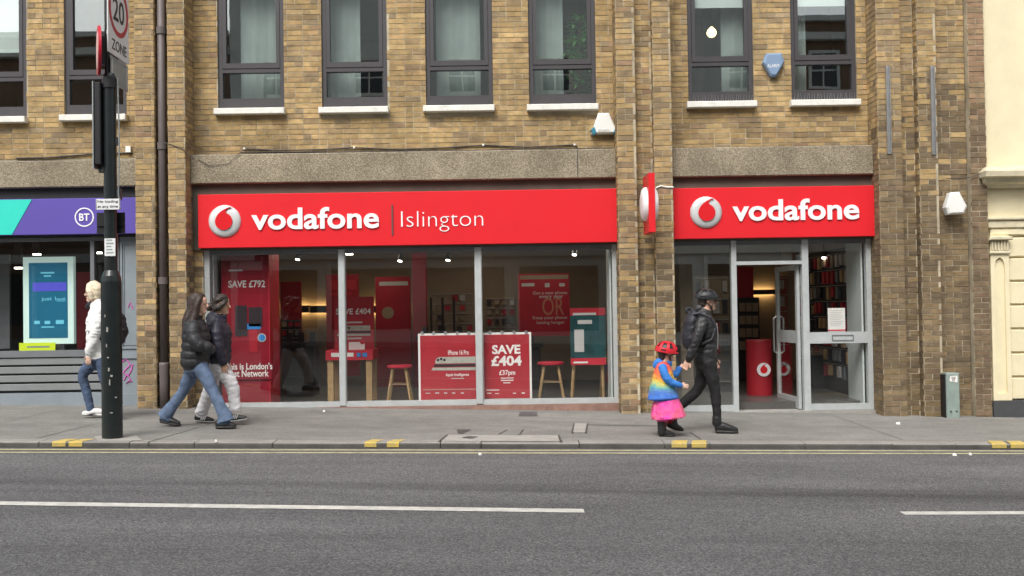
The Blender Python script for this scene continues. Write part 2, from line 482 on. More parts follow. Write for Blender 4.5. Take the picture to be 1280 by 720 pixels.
    def disc(s, cx, cz, r, y0, y1, mi=0, n=32, dome=0.0):
        if not dome:
            return s.prism([(cx + r * math.cos(2 * math.pi * j / n), cz + r * math.sin(2 * math.pi * j / n)) for j in range(n)], y0, y1, mi)
        prof = [(1.0, 0.0), (.97, .35), (.85, .7), (.6, .92), (.3, 1.0)]
        k0 = len(s.v)
        for q, h in prof:
            for j in range(n):
                th = 2 * math.pi * j / n
                s.v.append((cx + r * q * math.cos(th), y1 + (y0 - y1) * h, cz + r * q * math.sin(th)))
        for i in range(len(prof) - 1):
            for j in range(n):
                s.f.append((k0 + i * n + j, k0 + i * n + (j + 1) % n, k0 + (i + 1) * n + (j + 1) % n, k0 + (i + 1) * n + j)); s.m.append(mi); s.c.append(None)
        e = k0 + (len(prof) - 1) * n
        s.f.append(tuple(e + j for j in range(n))); s.m.append(mi); s.c.append(None)
        return s
    def build(s, name, mats, parent=None, smooth=False, local=False, loc=None):
        if not isinstance(mats, (list, tuple)): mats = [mats]
        me = bpy.data.meshes.new(name)
        v = np.array(s.v, dtype=float).reshape(-1, 3)
        off = Vector((0, 0, 0))
        if parent is None:
            if loc is None:
                loc = ((v[:, 0].min() + v[:, 0].max()) / 2, (v[:, 1].min() + v[:, 1].max()) / 2, v[:, 2].min())
            off = Vector(loc)
        elif not local:
            q = parent
            while q is not None:
                off = off + q.location; q = q.parent
        v = v - np.array(off)
        me.from_pydata(v.tolist(), [], s.f)
        for mm in mats: me.materials.append(M[mm] if isinstance(mm, str) else mm)
        me.polygons.foreach_set('material_index', s.m)
        if any(c is not None for c in s.c):
            ca = me.color_attributes.new('Col', 'FLOAT_COLOR', 'CORNER')
            arr = []
            for f, c in zip(s.f, s.c):
                arr += list((*c, 1.0)) * len(f)
            ca.data.foreach_set('color', arr)
        if smooth: me.polygons.foreach_set('use_smooth', [True] * len(s.f))
        me.update()
        o = bpy.data.objects.new(name, me)
        COL.objects.link(o)
        if parent is None: o.location = off
        else: o.parent = parent
        return o

def thing(name, label, cat, loc=(0, 0, 0), group=None, rotz=0.0):
    o = bpy.data.objects.new(name, None)
    COL.objects.link(o)
    o.location = loc
    o.rotation_euler = (0, 0, rotz)
    o.empty_display_size = .1
    return tag(o, label, cat, group)
def tag(o, label, cat, group=None):
    o['label'] = label; o['category'] = cat
    if group: o['group'] = group
    return o
def struct(o, kind='structure'):
    o['kind'] = kind
    return o

def text_mesh(s, bold=0.0, ext=0.0, res=3, space=1.0):
    cu = bpy.data.curves.new('lettering', 'FONT')
    cu.body = s; cu.size = 1; cu.offset = bold; cu.extrude = ext; cu.resolution_u = res
    cu.align_x = 'LEFT'; cu.space_character = space
    o = bpy.data.objects.new('lettering', cu)
    COL.objects.link(o)
    dg = bpy.context.evaluated_depsgraph_get()
    me = bpy.data.meshes.new_from_object(o.evaluated_get(dg))
    v = [tuple(q.co) for q in me.vertices]; f = [tuple(p.vertices) for p in me.polygons]
    bpy.data.objects.remove(o); bpy.data.curves.remove(cu); bpy.data.meshes.remove(me)
    return np.array(v), f
def text(s, parent, rect, Y, mt, bold=0.0, ext=0.001, name='lettering', keep=None, local=False, split=False, space=1.0, res=3):
    """lettering fitted to rect = x0,x1,z0,z1 on the plane y = Y, standing ext proud towards -Y"""
    v, f = text_mesh(s, bold, 0.5, res, space)
    x0, x1, z0, z1 = rect
    mn, mx = v.min(0), v.max(0)
    sx = (x1 - x0) / (mx[0] - mn[0]); sz = (z1 - z0) / (mx[1] - mn[1])
    cx, cz = (x0 + x1) / 2, (z0 + z1) / 2
    if keep == 'h': sx = sz
    if keep == 'w': sz = sx
    c = (mn + mx) / 2
    out = np.stack([cx + (v[:, 0] - c[0]) * sx, Y - (v[:, 2] + .5) * ext, cz + (v[:, 1] - c[1]) * sz], 1)
    if not split:
        b = MB(); b.v = [tuple(p) for p in out]; b.f = f; b.m = [0] * len(f); b.c = [None] * len(f)
        return b.build(name, mt, parent, local=local)
    # one object for each letter: faces grouped by overlapping x extents
    ex = sorted([(min(out[i][0] for i in q), max(out[i][0] for i in q), k) for k, q in enumerate(f)])
    groups = []
    for a, b_, k in ex:
        if groups and a < groups[-1][0] - 1e-4:
            groups[-1][0] = max(groups[-1][0], b_); groups[-1][1].append(k)
        else:
            groups.append([b_, [k]])
    for _, ks in groups:
        used = sorted({i for k in ks for i in f[k]}); mp = {i: j for j, i in enumerate(used)}
        b = MB(); b.v = [tuple(out[i]) for i in used]; b.f = [tuple(mp[i] for i in f[k]) for k in ks]; b.m = [0] * len(ks); b.c = [None] * len(ks)
        b.build('letter', mt, parent, local=local)

def roundel(parent, cx, cz, r, Y, local=False, simple=False):
    """silver disc with the red speech-mark drop"""
    d = MB().disc(cx, cz, r, Y - .05 * (0.3 if simple else 1), Y, 0, 40, dome=0 if simple else 1).build('roundel', 'white' if simple else 'silver', parent, smooth=not simple, local=local)
    pts = [(.47, .86), (.33, .845), (.20, .80), (.07, .735), (-.05, .665), (-.17, .58), (-.28, .48), (-.38, .36), (-.46, .22)]
    for k in range(0, 30):
        a = rad(165 + k * (255 / 29))
        pts.append((.0 + .53 * math.cos(a), -.03 + .53 * math.sin(a)))
    pts += [(.17, .485), (.13, .53), (.13, .60), (.17, .68), (.27, .77)]
    y0 = Y - .062 * (0.3 if simple else 1)
    MB().prism([(cx + x * r, cz + z * r) for x, z in pts], y0, y0 + .03 * (0.3 if simple else 1), 0).build('speech_mark', 'red' if simple else 'red_ball', parent if local else d, local=local)
    return d
# ---------------------------------------------------------------- ground, road, pavement, kerb
kA, kB = G(0, 552.5), G(1280, 555)                       # front top edge of the kerb
kd = (kB - kA); KS = kd.y / kd.x
def ky(x): return kA.y + KS * (x - kA.x)
UPST = 0.062                                              # the kerb stands only a little above the road
def sheet(pts): return MB().face(pts)
XE = 70
gr = MB().face([(-400, -400, gz(-400, -.35)), (400, -400, gz(400, -.35)), (400, 400, gz(400, -.35)), (-400, 400, gz(-400, -.35))]).build('ground', 'asphalt', loc=(0, 0, 0))
struct(gr)
rd = MB()
xs = [-XE] + [-20 + i for i in range(41)] + [XE]
YR = -20.5
for a, b in zip(xs[:-1], xs[1:]):
    rd.face([(a, YR, gz(a, -UPST)), (b, YR, gz(b, -UPST)), (b, ky(b) + .1, gz(b, -UPST)), (a, ky(a) + .1, gz(a, -UPST))])
struct(rd.build('road', 'asphalt', loc=(0, 0, 0)))
pv = MB()
for a, b in zip(xs[:-1], xs[1:]):
    pv.face([(a, ky(a) + .222, gz(a)), (b, ky(b) + .222, gz(b)), (b, .62, gz(b)), (a, .62, gz(a))])
    pv.face([(a, -24.6, gz(a)), (b, -24.6, gz(b)), (b, YR, gz(b)), (a, YR, gz(a))])
    pv.face([(a, YR, gz(a)), (b, YR, gz(b)), (b, YR, gz(b, -UPST)), (a, YR, gz(a, -UPST))])
pave = struct(pv.build('pavement', 'pave', loc=(0, 0, 0)))

kerb = thing('kerb', 'row of worn grey granite kerb stones along the road', 'kerb')
del kerb['category']; del kerb['label']; struct(kerb)
joints = [XP(p, kA.y, 555) for p in (-110, 47, 158, 238, 336, 456, 548, 600, 727, 838, 898, 1024.6, 1142.5, 1228, 1330)]
joints = [joints[0] - 1.05 * i for i in range(8, 0, -1)] + joints + [joints[-1] + 1.05 * i for i in range(1, 9)]
for a, b in zip(joints[:-1], joints[1:]):
    dz = rnd.uniform(-.003, .004); g = .005
    prof = [(0.0, -.13), (0.0, -.022), (.006, -.008), (.020, 0.0), (.22, .0015), (.22, -.13)]
    mb = MB()
    e = []
    for x in (a + g, b - g):
        e.append([(x, ky(x) + q[0], gz(x, q[1] + dz)) for q in prof])
    n = len(prof)
    for i in range(n):
        j = (i + 1) % n
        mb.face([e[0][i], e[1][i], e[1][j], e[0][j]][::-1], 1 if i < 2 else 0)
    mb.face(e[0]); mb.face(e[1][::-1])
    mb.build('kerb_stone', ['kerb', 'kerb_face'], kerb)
# yellow loading marks painted over the kerb stones
for p0, p1 in ((64, 81), (85, 102), (456, 471), (484, 499), (838, 857), (863, 881), (1233, 1251), (1256, 1275)):
    a, b = G(p0, 553).x, G(p1, 553).x
    sk = .05
    q = [(a, .0), (b, .0), (b + sk, .20), (a + sk, .20)]
    mb = MB().face([(x, ky(x) + y + .012, gz(x, .0075)) for x, y in q])
    mb.face([(a, ky(a) - .006, gz(a, -.045)), (b, ky(b) - .006, gz(b, -.045)), (b, ky(b) - .006, gz(b, -.006)), (a, ky(a) - .006, gz(a, -.006))])
    mb.face([(a, ky(a) - .006, gz(a, -.006)), (b, ky(b) - .006, gz(b, -.006)), (b, ky(b) + .012, gz(b, .0075)), (a, ky(a) + .012, gz(a, .0075))])
    mb.build('yellow_mark', 'yellow', kerb)
markings = thing('road_markings', '', ''); del markings['category']; del markings['label']; struct(markings)
def strip(name, x0, x1, yf, wdt, mt, up, n=24):
    mb = MB()
    for i in range(n):
        a = x0 + (x1 - x0) * i / n; b = x0 + (x1 - x0) * (i + 1) / n
        mb.face([(a, yf(a) - wdt / 2, gz(a, up)), (b, yf(b) - wdt / 2, gz(b, up)), (b, yf(b) + wdt / 2, gz(b, up)), (a, yf(a) + wdt / 2, gz(a, up))])
    return mb.build(name, mt, markings)
strip('yellow_line', -16, 16, lambda x: ky(x) - .13, .075, 'yline', -UPST + .004, 40)
strip('yellow_line', -16, 16, lambda x: ky(x) - .33, .075, 'yline', -UPST + .004, 40)
def wl(p, q):
    A, B = G(*p, -UPST), G(*q, -UPST)
    return A, (B.y - A.y) / (B.x - A.x), B
A, s_, B = wl((0, 629.5), (730, 639))
strip('white_line', A.x - 1.2, B.x, lambda x: A.y + s_ * (x - A.x), .135, 'wline', -UPST + .004)
C2, s2, D2 = wl((1128, 642), (1280, 641.5))
strip('white_line', C2.x, C2.x + 4.5, lambda x: C2.y + s2 * (x - C2.x), .115, 'wline', -UPST + .004)
# trench repairs, seals and covers in the pavement
def patch(name, pix, mt, up):
    return MB().face([tuple(G(x, y, up)) for x, y in pix]).build(name, mt, pave)
patch('concrete_patch', [(549, 551.5), (702, 551.5), (697, 544), (560, 543.5)], 'patch', .004)
patch('repair_seal', [(547, 552), (550, 552), (560.5, 543), (558.5, 543)], 'tar', .0085)
patch('repair_seal', [(700, 552), (703, 552), (699, 543.2), (697, 543.2)], 'tar', .0085)
patch('repair_seal', [(622, 542.5), (625, 542.5), (635, 537), (633, 537)], 'tar', .004)
patch('repair_seal', [(648, 543), (650.5, 543), (655, 537), (653, 537)], 'tar', .004)
patch('repair_seal', [(714, 541), (716, 541), (718.5, 528.5), (717, 528.5)], 'tar', .0085)
patch('repair_seal', [(731, 541), (733.5, 541), (735, 529), (733.5, 529)], 'tar', .0085)
patch('service_cover', [(716, 540.5), (732, 540.5), (734, 529), (718, 529)], 'patch', .004)
patch('drain_cover', [(648, 520), (672, 520), (671, 514.5), (650, 514.5)], 'iron', .004)
patch('drain_cover', [(577, 547), (590, 548), (598, 545.7), (585, 544.8)], 'iron', .008)
patch('drain_cover', [(572, 541.5), (578, 542), (590, 537), (571, 536.5)], 'tar', .004)
patch('repair_seal', [(47, 547), (49, 547), (118, 530), (117, 530)], 'joint', .004)
patch('repair_seal', [(182, 553), (184, 553), (262, 530), (261, 530)], 'joint', .004)
patch('repair_seal', [(862, 540), (864, 540), (877, 549), (875, 549)], 'tar', .004)
patch('repair_seal', [(735, 531), (845, 533), (845, 532.5), (735, 530.5)], 'joint', .004)
patch('concrete_patch', [(122, 551), (178, 550.5), (170, 544), (118, 545)], 'patch', .004)
for x0 in (-6.2, 4.4, 6.9):
    MB().face([(x0, ky(x0) + .31, gz(x0, .004)), (x0 + .009, ky(x0) + .31, gz(x0, .004)), (x0 + .025, -.05, gz(x0, .004)), (x0 + .016, -.05, gz(x0, .004))]).build('paving_joint', 'joint', pave)

# ---------------------------------------------------------------- the brick building
BY = 0.40                                                # bays stand this far behind the piers
XL = -9.6
pier = {k: XP(v, 0) for k, v in dict(a0=170, a1=194, b0=211, b1=232, c0=774, c1=797, d0=820, d1=842, e0=1101, e1=1130, f0=1152, f1=1175, g1=1216, h1=1237).items()}
ZT = 7.3
bld = thing('brick_building', 'yellow stock brick building with brick piers, grey framed upper windows and shops below', 'building', (0, .3, 0))
BR = []
PAL = [(.42, .285, .115), (.36, .24, .092), (.47, .335, .15), (.32, .215, .095), (.26, .175, .09), (.40, .245, .11), (.20, .145, .09), (.155, .115, .08), (.30, .175, .105), (.25, .20, .13), (.37, .27, .14), (.12, .092, .07), (.27, .12, .085), (.30, .15, .11), (.22, .10, .08)]
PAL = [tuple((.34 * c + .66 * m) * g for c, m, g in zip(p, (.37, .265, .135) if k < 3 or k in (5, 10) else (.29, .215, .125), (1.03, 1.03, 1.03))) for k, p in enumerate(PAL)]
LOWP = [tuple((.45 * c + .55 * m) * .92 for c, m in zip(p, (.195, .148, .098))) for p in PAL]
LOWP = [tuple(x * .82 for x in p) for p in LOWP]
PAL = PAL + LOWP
PW = {'bay': [8, 8, 7, 6, 3, 5, .7, .2, .7, 1.6, 6, .05, .2, .1, 0], 'up': [5, 5, 4, 6, 5, 4, 2.5, 1, 2, 5, 5, .3, .4, .3, .1], 'low': [1, 1.4, .6, 2.2, 4, 1.2, 6, 5, 2.5, 4, 1.4, 3.2, .8, .7, .5], 'red': [.3, .2, 0, .5, 1, .5, 1.5, 1, 3, 1, 0, .5, 4, 5, 4], 'grim': [.3, .5, .2, 1, 2, .6, 6, 7, 2, 3.5, .5, 6, .7, .6, .7]}
def bricks(x, y, udir, length, z0, z1, holes=(), kind='up'):
    u = Vector(udir); nrm = u.cross(Vector((0, 0, 1)))
    k = math.floor(z0 / .075)
    while k * .075 < z1:
        za, zb = max(z0, k * .075 + .0055), min(z1, k * .075 + .0695)
        if zb - za > .025:
            p = -(.1125 if k % 2 else 0) - rnd.choice((0, 0, .0))
            while p < length:
                w_ = .1125 if rnd.random() < .22 else .225
                a, b = max(0, p + .005), min(length, p + w_ - .005)
                p += w_
                if b - a < .03: continue
                segs = [(a, b)]
                for h in holes:
                    if zb <= h[2] + .01 or za >= h[3] - .01: continue
                    ns = []
                    for s0, s1 in segs:
                        if s1 <= h[0] or s0 >= h[1]: ns.append((s0, s1)); continue
                        if s0 < h[0]: ns.append((s0, h[0]))
                        if s1 > h[1]: ns.append((h[1], s1))
                    segs = ns
                for s0, s1 in segs:
                    if s1 - s0 < .03: continue
                    zm = (za + zb) / 2
                    kd_ = kind
                    lowp = 0
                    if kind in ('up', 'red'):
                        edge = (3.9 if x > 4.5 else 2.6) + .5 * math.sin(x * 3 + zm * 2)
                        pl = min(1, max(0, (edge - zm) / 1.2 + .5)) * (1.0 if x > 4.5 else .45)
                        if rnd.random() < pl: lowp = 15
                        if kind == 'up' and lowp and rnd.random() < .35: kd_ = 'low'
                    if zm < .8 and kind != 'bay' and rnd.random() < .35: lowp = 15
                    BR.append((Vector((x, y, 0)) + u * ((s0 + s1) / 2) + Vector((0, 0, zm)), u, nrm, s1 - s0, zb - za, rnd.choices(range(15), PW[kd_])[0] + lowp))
        k += 1
wallm = MB()
def wall(x0, x1, y, z0, z1, holes=(), kind='up', thick=.22):
    """mortar backing split round its openings, and the bricks in front of it"""
    yb = y + .006
    zs = sorted({z0, z1} | {min(max(h[2], z0), z1) for h in holes} | {min(max(h[3], z0), z1) for h in holes})
    for za, zb in zip(zs[:-1], zs[1:]):
        if zb - za < 1e-6: continue
        cur = x0
        for h in sorted(holes):
            if h[2] <= za + 1e-6 and h[3] >= zb - 1e-6:
                if h[0] > cur: wallm.box(cur, h[0], yb, yb + thick, za, zb)
                cur = h[1]
        if cur < x1: wallm.box(cur, x1, yb, yb + thick, za, zb)
    bricks(x0, y, (1, 0, 0), x1 - x0, z0, z1, [(h[0] - x0, h[1] - x0, h[2], h[3]) for h in holes], kind)
GB = -.5
# piers: fronts, channels, returns
def pierset(x0, x1, y=0.0, kind='up', deep=.75, retl=None, retr=None, zt=ZT):
    wall(x0, x1, y, GB, zt, (), kind, deep - y)
    if retl: bricks(x0 - .007, retl, (0, -1, 0), retl - y - .012, GB, zt, (), kind)
    if retr: bricks(x1 + .007, y + .012, (0, 1, 0), retr - y - .012, GB, zt, (), kind)
CH = .15
pierset(pier['a0'], pier['a1'], 0, retl=BY, retr=CH)
pierset(pier['b0'], pier['b1'], 0, retl=CH, retr=BY)
wall(pier['a1'] + .002, pier['b0'] - .002, CH, GB, ZT, (), 'up', .3)
pierset(pier['c0'], pier['c1'], 0, retl=BY, retr=CH)
pierset(pier['d0'], pier['d1'], 0, retl=CH, retr=BY)
wall(pier['c1'] + .002, pier['d0'] - .002, CH, GB, ZT, (), 'up', .3)
pierset(pier['e0'], pier['e1'], 0, retl=BY, retr=CH)
pierset(pier['f0'], pier['f1'], 0, retl=CH, retr=.13)
wall(pier['e1'] + .002, pier['f0'] - .002, CH, GB, ZT, (), 'up', .3)
wall(pier['f1'] + .002, pier['g1'] - .006, .13, GB, ZT, (), 'up', .5)
wall(pier['g1'] + .006, pier['h1'], .03, GB, ZT, (), 'red', .5)

# upper windows
bays = {'L': (XL, pier['a0']), 'M': (pier['b1'], pier['c0']), 'R': (pier['d1'], pier['e0'])}
WIN = [('L', -64, 33, 142), ('L', 80, 158, 139), ('M', 272, 355, 131), ('M', 402, 484, 129.5), ('M', 532, 616, 127.5), ('M', 661, 745, 126), ('R', 860, 942, 122.5), ('R', 989, 1071, 120.5)]
WTOP = 6.35
holes = {'L': [], 'M': [], 'R': []}
WX = []
for bay, p0, p1, ps in WIN:
    x0, x1 = XP(p0, BY, 90), XP(p1, BY, 90)
    zs = P((p0 + p1) / 2, ps, BY).z
    holes[bay].append((x0, x1, zs - .15, WTOP)); WX.append((bay, x0, x1, zs))
x0 = WX[0][1] - 1.05
holes['L'].append((x0 - .95, x0, WX[0][3] - .15, WTOP)); WX.append(('L', x0 - .95, x0, WX[0][3]))
zl = {'L': (ZP(85, 203, BY), ZP(85, 236, BY)), 'M': (ZP(510, 192, BY), ZP(510, 228, BY)), 'R': (ZP(970, 185.5, BY), ZP(970, 221.5, BY))}
for b, (x0, x1) in bays.items():
    wall(x0, x1, BY, zl[b][0] + .03, ZT, holes[b], 'bay', .25)
wall(pier['b1'] + .009, XP(256, BY - .03, 410) - .003, BY - .06, GB, ZP(510, 304, BY - .2), (), 'up', .4)
wallm.build('mortar_wall', 'mortar', bld)
for b, (x0, x1) in bays.items():
    xx = x0 if b == 'L' else x0 + .004
    l_ = MB().rbox(xx, x1 - .004, zl[b][1], zl[b][0], BY - .20, BY + .3, .012).build('concrete_lintel', 'aggr', bld)
    MB().box(xx, x1 - .004, BY - .03, BY + .28, zl[b][0] + .002, zl[b][0] + .028).build('joint_strip', 'shade_black', bld)  # black strip painted in for the shadow line over the lintel
    if b == 'M':
        MB().box(XP(723, BY - .2), XP(723, BY - .2) + .012, BY - .206, BY - .19, zl[b][1] + .01, zl[b][0] - .01).build('joint_strip', 'tar', l_)

def upper_window(bay, x0, x1, zs, blind=None):
    Yf = BY + .035
    zt = zs + .47                                         # transom
    t = .062
    fr = MB()
    fr.box(x0 + .004, x0 + t, Yf, Yf + .09, zs - .06, WTOP - .004)
    fr.box(x1 - t, x1 - .004, Yf, Yf + .09, zs - .06, WTOP - .004)
    fr.box(x0 + t, x1 - t, Yf + .002, Yf + .09, zs - .06, zs + .10)
    fr.box(x0 + t, x1 - t, Yf + .002, Yf + .09, WTOP - .09, WTOP - .004)
    fr.box(x0 + t, x1 - t, Yf + .003, Yf + .09, zt, zt + .055)
    win = fr.build('window', 'frame', bld)
    s = MB().frame(x0 + t + .004, x1 - t - .004, zt + .062, WTOP - .095, .052, Yf - .008, Yf + .06, 0, tb=.075)
    s.build('sash', 'frame', win)
    MB().box(x0 + t, x1 - t, Yf + .045, Yf + .051, zs + .098, zt + .002).build('pane', 'glass_up', win)
    MB().box(x0 + t + .05, x1 - t - .05, Yf + .03, Yf + .036, zt + .13, WTOP - .14).build('pane', 'glass_up', win)
    MB().rbox(x0 - .035, x1 + .02, zs - .15, zs - .062, BY - .11, BY + .12, .008).build('sill', 'sill', win)
    if blind is not None:
        MB().box(x0 + t + .03, x1 - t - .03, Yf + .11, Yf + .114, blind, WTOP - .1).build('blind', 'blind', win)
    return win
wins = []
for i, (bay, x0, x1, zs) in enumerate(WX):
    bl = {0: ZP(15, 66, BY + .15), 6: ZP(900, 10, BY + .15), 7: ZP(1030, 8, BY + .15)}.get(i)
    wins.append(upper_window(bay, x0, x1, zs, bl))
# bird spikes along the two right hand sills
for i in (6, 7):
    b, x0, x1, zs = WX[i]
    mb = MB()
    n = 26
    for k in range(n):
        x = x0 + (x1 - x0) * (k + .5) / n
        mb.cyl((x, BY - .05, zs - .064), (x + rnd.uniform(-.02, .02), BY - .07, zs + .035), .0022, .0012, 4)
    mb.box(x0, x1, BY - .06, BY - .04, zs - .064, zs - .058)
    struct(mb.build('bird_spikes', 'galv', wins[i]), 'stuff')

# rooms upstairs: back walls, floor, ceiling, partitions
UF, UC = 3.75, 6.7
RM = MB()
RM.box(XL, pier['h1'], BY + .30, 5.6, UF - .2, UF, 0)
RM.box(XL, pier['h1'], BY + .30, 5.6, UC, UC + .12, 0)
RM.box(XL, pier['h1'], 5.6, 5.75, -.5, ZT, 0)
for xw in (XL - .1, XP(208, .7), (WX[4][2] + WX[5][1]) / 2, XP(808, .7), (WX[6][2] + WX[7][1]) / 2, pier['h1'] - .12):
    RM.box(xw, xw + .1, BY + .30, 5.6, UF, UC, 0)
RM.build('office_room', 'room', bld)
MB().box(XL, pier['h1'] - .02, BY + .2, 5.8, ZT - .05, ZT + .1).build('roof', 'tar', bld)
# curtains: folded fabric hanging behind the panes
def curtain(x0, x1, z0, z1, y):
    mb = MB(); n = int(abs(x1 - x0) / .03) + 4
    pts = [(x0 + (x1 - x0) * i / n, y + .010 * math.sin(i * .55) + .004 * math.sin(i * 1.3)) for i in range(n + 1)]
    for (a, ya), (b, yb) in zip(pts[:-1], pts[1:]):
        mb.face([(a, ya, z0), (b, yb, z0), (b, yb, z1), (a, ya, z1)])
        mb.face([(a, ya + .004, z0), (a, ya + .004, z1), (b, yb + .004, z1), (b, yb + .004, z0)])
    return mb.build('curtain', 'curtain', bld, smooth=True)
def wxp(px): return XP(px, BY + .3, 60)
for a, b in ((300, 350), (412, 450), (545, 600), (668, 704), (902, 938), (994, 1008)):
    curtain(wxp(a), wxp(b), UF + .1, UC - .1, BY + .35)
MB().box(wxp(708), wxp(745), BY + 1.2, BY + 1.25, UF, UC).build('darkening_sheet', 'room_d', bld)  # dark sheets put in to darken the rooms behind the panes
MB().box(wxp(862), wxp(900), BY + 1.6, BY + 1.65, UF, UC).build('darkening_sheet', 'room_d', bld)
MB().box(wxp(1008), wxp(1070), BY + 1.4, BY + 1.45, UF, UC).build('darkening_sheet', 'room_d', bld)

# ---------------------------------------------------------------- ground-floor shell
IC, IF_ = 2.62, .03
sh = MB()
sxl, sxr = pier['b1'] - .02, pier['e0'] + .05
sh.box(sxl - .1, sxl, .8, 5.6, -.4, UF - .2)
sh.box(sxr, sxr + .1, .8, 5.6, -.4, UF - .2)
sh.box(pier['a0'] + .1, pier['a0'] + .2, .8, 5.6, -.4, UF - .2)
sh.box(XL - .1, XL, .3, 5.6, -.4, ZT)
sh.build('shop_side_wall', 'int_wall', bld)
MB().box(sxl, sxr, 5.45, 5.58, IF_, IC).build('shop_back_wall', 'int_wall', bld)
MB().box(sxl, sxr, .62, 5.6, -.45, IF_).build('shop_floor', 'int_floor', bld)
MB().box(sxl, sxr, .62, 5.6, IC, IC + .1).build('shop_ceiling', 'int_ceil', bld)
MB().box(XL, pier['a0'] + .1, .62, 5.6, -.45, .05).build('shop_floor', 'int_floor', bld)
MB().box(XL, pier['a0'] + .1, .62, 5.6, IC + .05, IC + .15).build('shop_ceiling', 'bt_dark', bld)
MB().box(XL, pier['a0'] + .1, 3.9, 4.0, .05, IC).build('shop_back_wall', 'bt_dark', bld)

# fascia beams behind the signs
zsM = R(248, 239.5, 770, 306.5, BY - .2)
zsR = R(845, 233.5, 1096, 297, BY - .2)
zsL = R(-200, 249.5, 167, 294.5, BY - .2)
for b, zz in (('L', zsL), ('M', zsM), ('R', zsR)):
    x0, x1 = bays[b]
    MB().box(x0 + .004, x1 - .004, BY - .10, .72, zz[2] - .02, zl[b][1] - .002).build('fascia_beam', 'shade_black' if b == 'L' else 'band', bld)  # left beam coloured black for the shade above its sign

# main shop window
YF = BY - .03
fM = R(256, 309, 770.5, 507.5, YF)
fx0, fx1 = XP(256, YF, 410), bays['M'][1] - .006
zb, zt = fM[2] + .0, zsM[2] - .022
fr = MB()
fr.box(fx0, fx0 + .075, YF, YF + .1, zb, zt)
fr.box(fx1 - .06, fx1, YF, YF + .1, zb, zt)
fr.box(fx0 + .075, fx1 - .06, YF + .002, YF + .1, zb, zb + .075)
shopw = fr.build('shop_window', 'alu', bld)
MB().box(fx0 + .075, fx1 - .06, YF + .003, YF + .1, zt - .07, zt).build('head_rail', 'alu_dark', shopw)
mul = [(XP(423.5, YF, 400), XP(432, YF, 400)), (XP(594, YF, 400), XP(603, YF, 400))]
for a, b in mul:
    MB().rbox(a, b, zb + .01, zt - .004, YF - .02, YF + .09, .012).build('mullion', 'alu', shopw)
xs_ = [fx0 + .075] + [q for m_ in mul for q in m_] + [fx1 - .06]
for a, b in zip(xs_[0::2], xs_[1::2]):
    MB().box(a - .01, b + .01, YF + .05, YF + .058, zb + .07, zt - .065).build('pane', 'glass_shop', shopw)
st = MB().box(fx0 - .005, fx1 + .003, YF - .05, .63, -.35, zb - .003)
st.build('threshold', 'tile_red', bld)
MB().box(fx0 + .08, fx0 + .10, YF + .12, YF + .75, zb, IC).build('window_return', 'int_pale', bld)
MB().box(fx1 - .09, fx1 - .07, YF + .12, YF + .62, zb, IC).build('window_return', 'int_pale', bld)

# entrance bay
ex0, ex1 = bays['R'][0] + .006, bays['R'][1] - .01
zb2 = ZP(1000, 513, YF); zt2 = zsR[2] - .022
def xr(px): return XP(px, YF, 410)
d0, d1, d2, d3 = xr(915.5), xr(922), xr(1004), xr(1012)
zth = ZP(962, 328, YF)
ef = MB()
ef.box(ex0, ex0 + .055, YF, YF + .1, zb2, zt2)
ef.box(ex1 - .07, ex1, YF, YF + .1, zb2, zt2)
ef.box(d0, d1, YF - .004, YF + .1, zb2 - .02, zt2)
ef.box(d2, d3, YF - .004, YF + .1, zb2 - .02, zt2)
ef.box(d1, d2, YF - .002, YF + .1, zth - .03, zth + .02)
ef.box(ex0 + .055, d0, YF + .002, YF + .1, zb2, zb2 + .085)
ef.box(d3, ex1 - .07, YF + .002, YF + .1, zb2, zb2 + .085)
zr0, zr1 = ZP(1050, 429, YF), ZP(1050, 415, YF)
ef.box(d3, ex1 - .07, YF + .002, YF + .1, zr0, zr1)
entr = ef.build('entrance_frame', 'alu', bld)
MB().box(ex0 + .055, ex1 - .07, YF + .02, YF + .1, zt2 - .062, zt2 - .001).build('head_rail', 'alu_dark', entr)
MB().box(ex0 + .05, d0 + .005, YF + .05, YF + .058, zb2 + .08, zt2 - .06).build('pane', 'glass_refl', entr)
MB().box(d1 - .005, d2 + .005, YF + .05, YF + .058, zth + .018, zt2 - .06).build('pane', 'glass_refl', entr)
MB().box(d3 - .005, ex1 - .065, YF + .05, YF + .058, zr1 - .003, zt2 - .06).build('pane', 'glass_shop', entr)
MB().box(d3 - .005, ex1 - .065, YF + .05, YF + .058, zb2 + .08, zr0 + .003).build('pane', 'glass_shop', entr)
lb = R(1040, 418.5, 1067, 426, YF)
MB().frame(lb[0], lb[1], lb[2], lb[3], .012, YF - .008, YF + .002, 0).build('letter_box', 'alu_dark', entr)
MB().box(ex1 - .11, ex1 - .085, YF + .12, YF + .75, zb2, IC).build('window_return', 'int_pale', bld)
MB().box(ex0, ex1, YF - .06, .63, -.4, zb2 - .004).build('threshold', 'patch', bld)
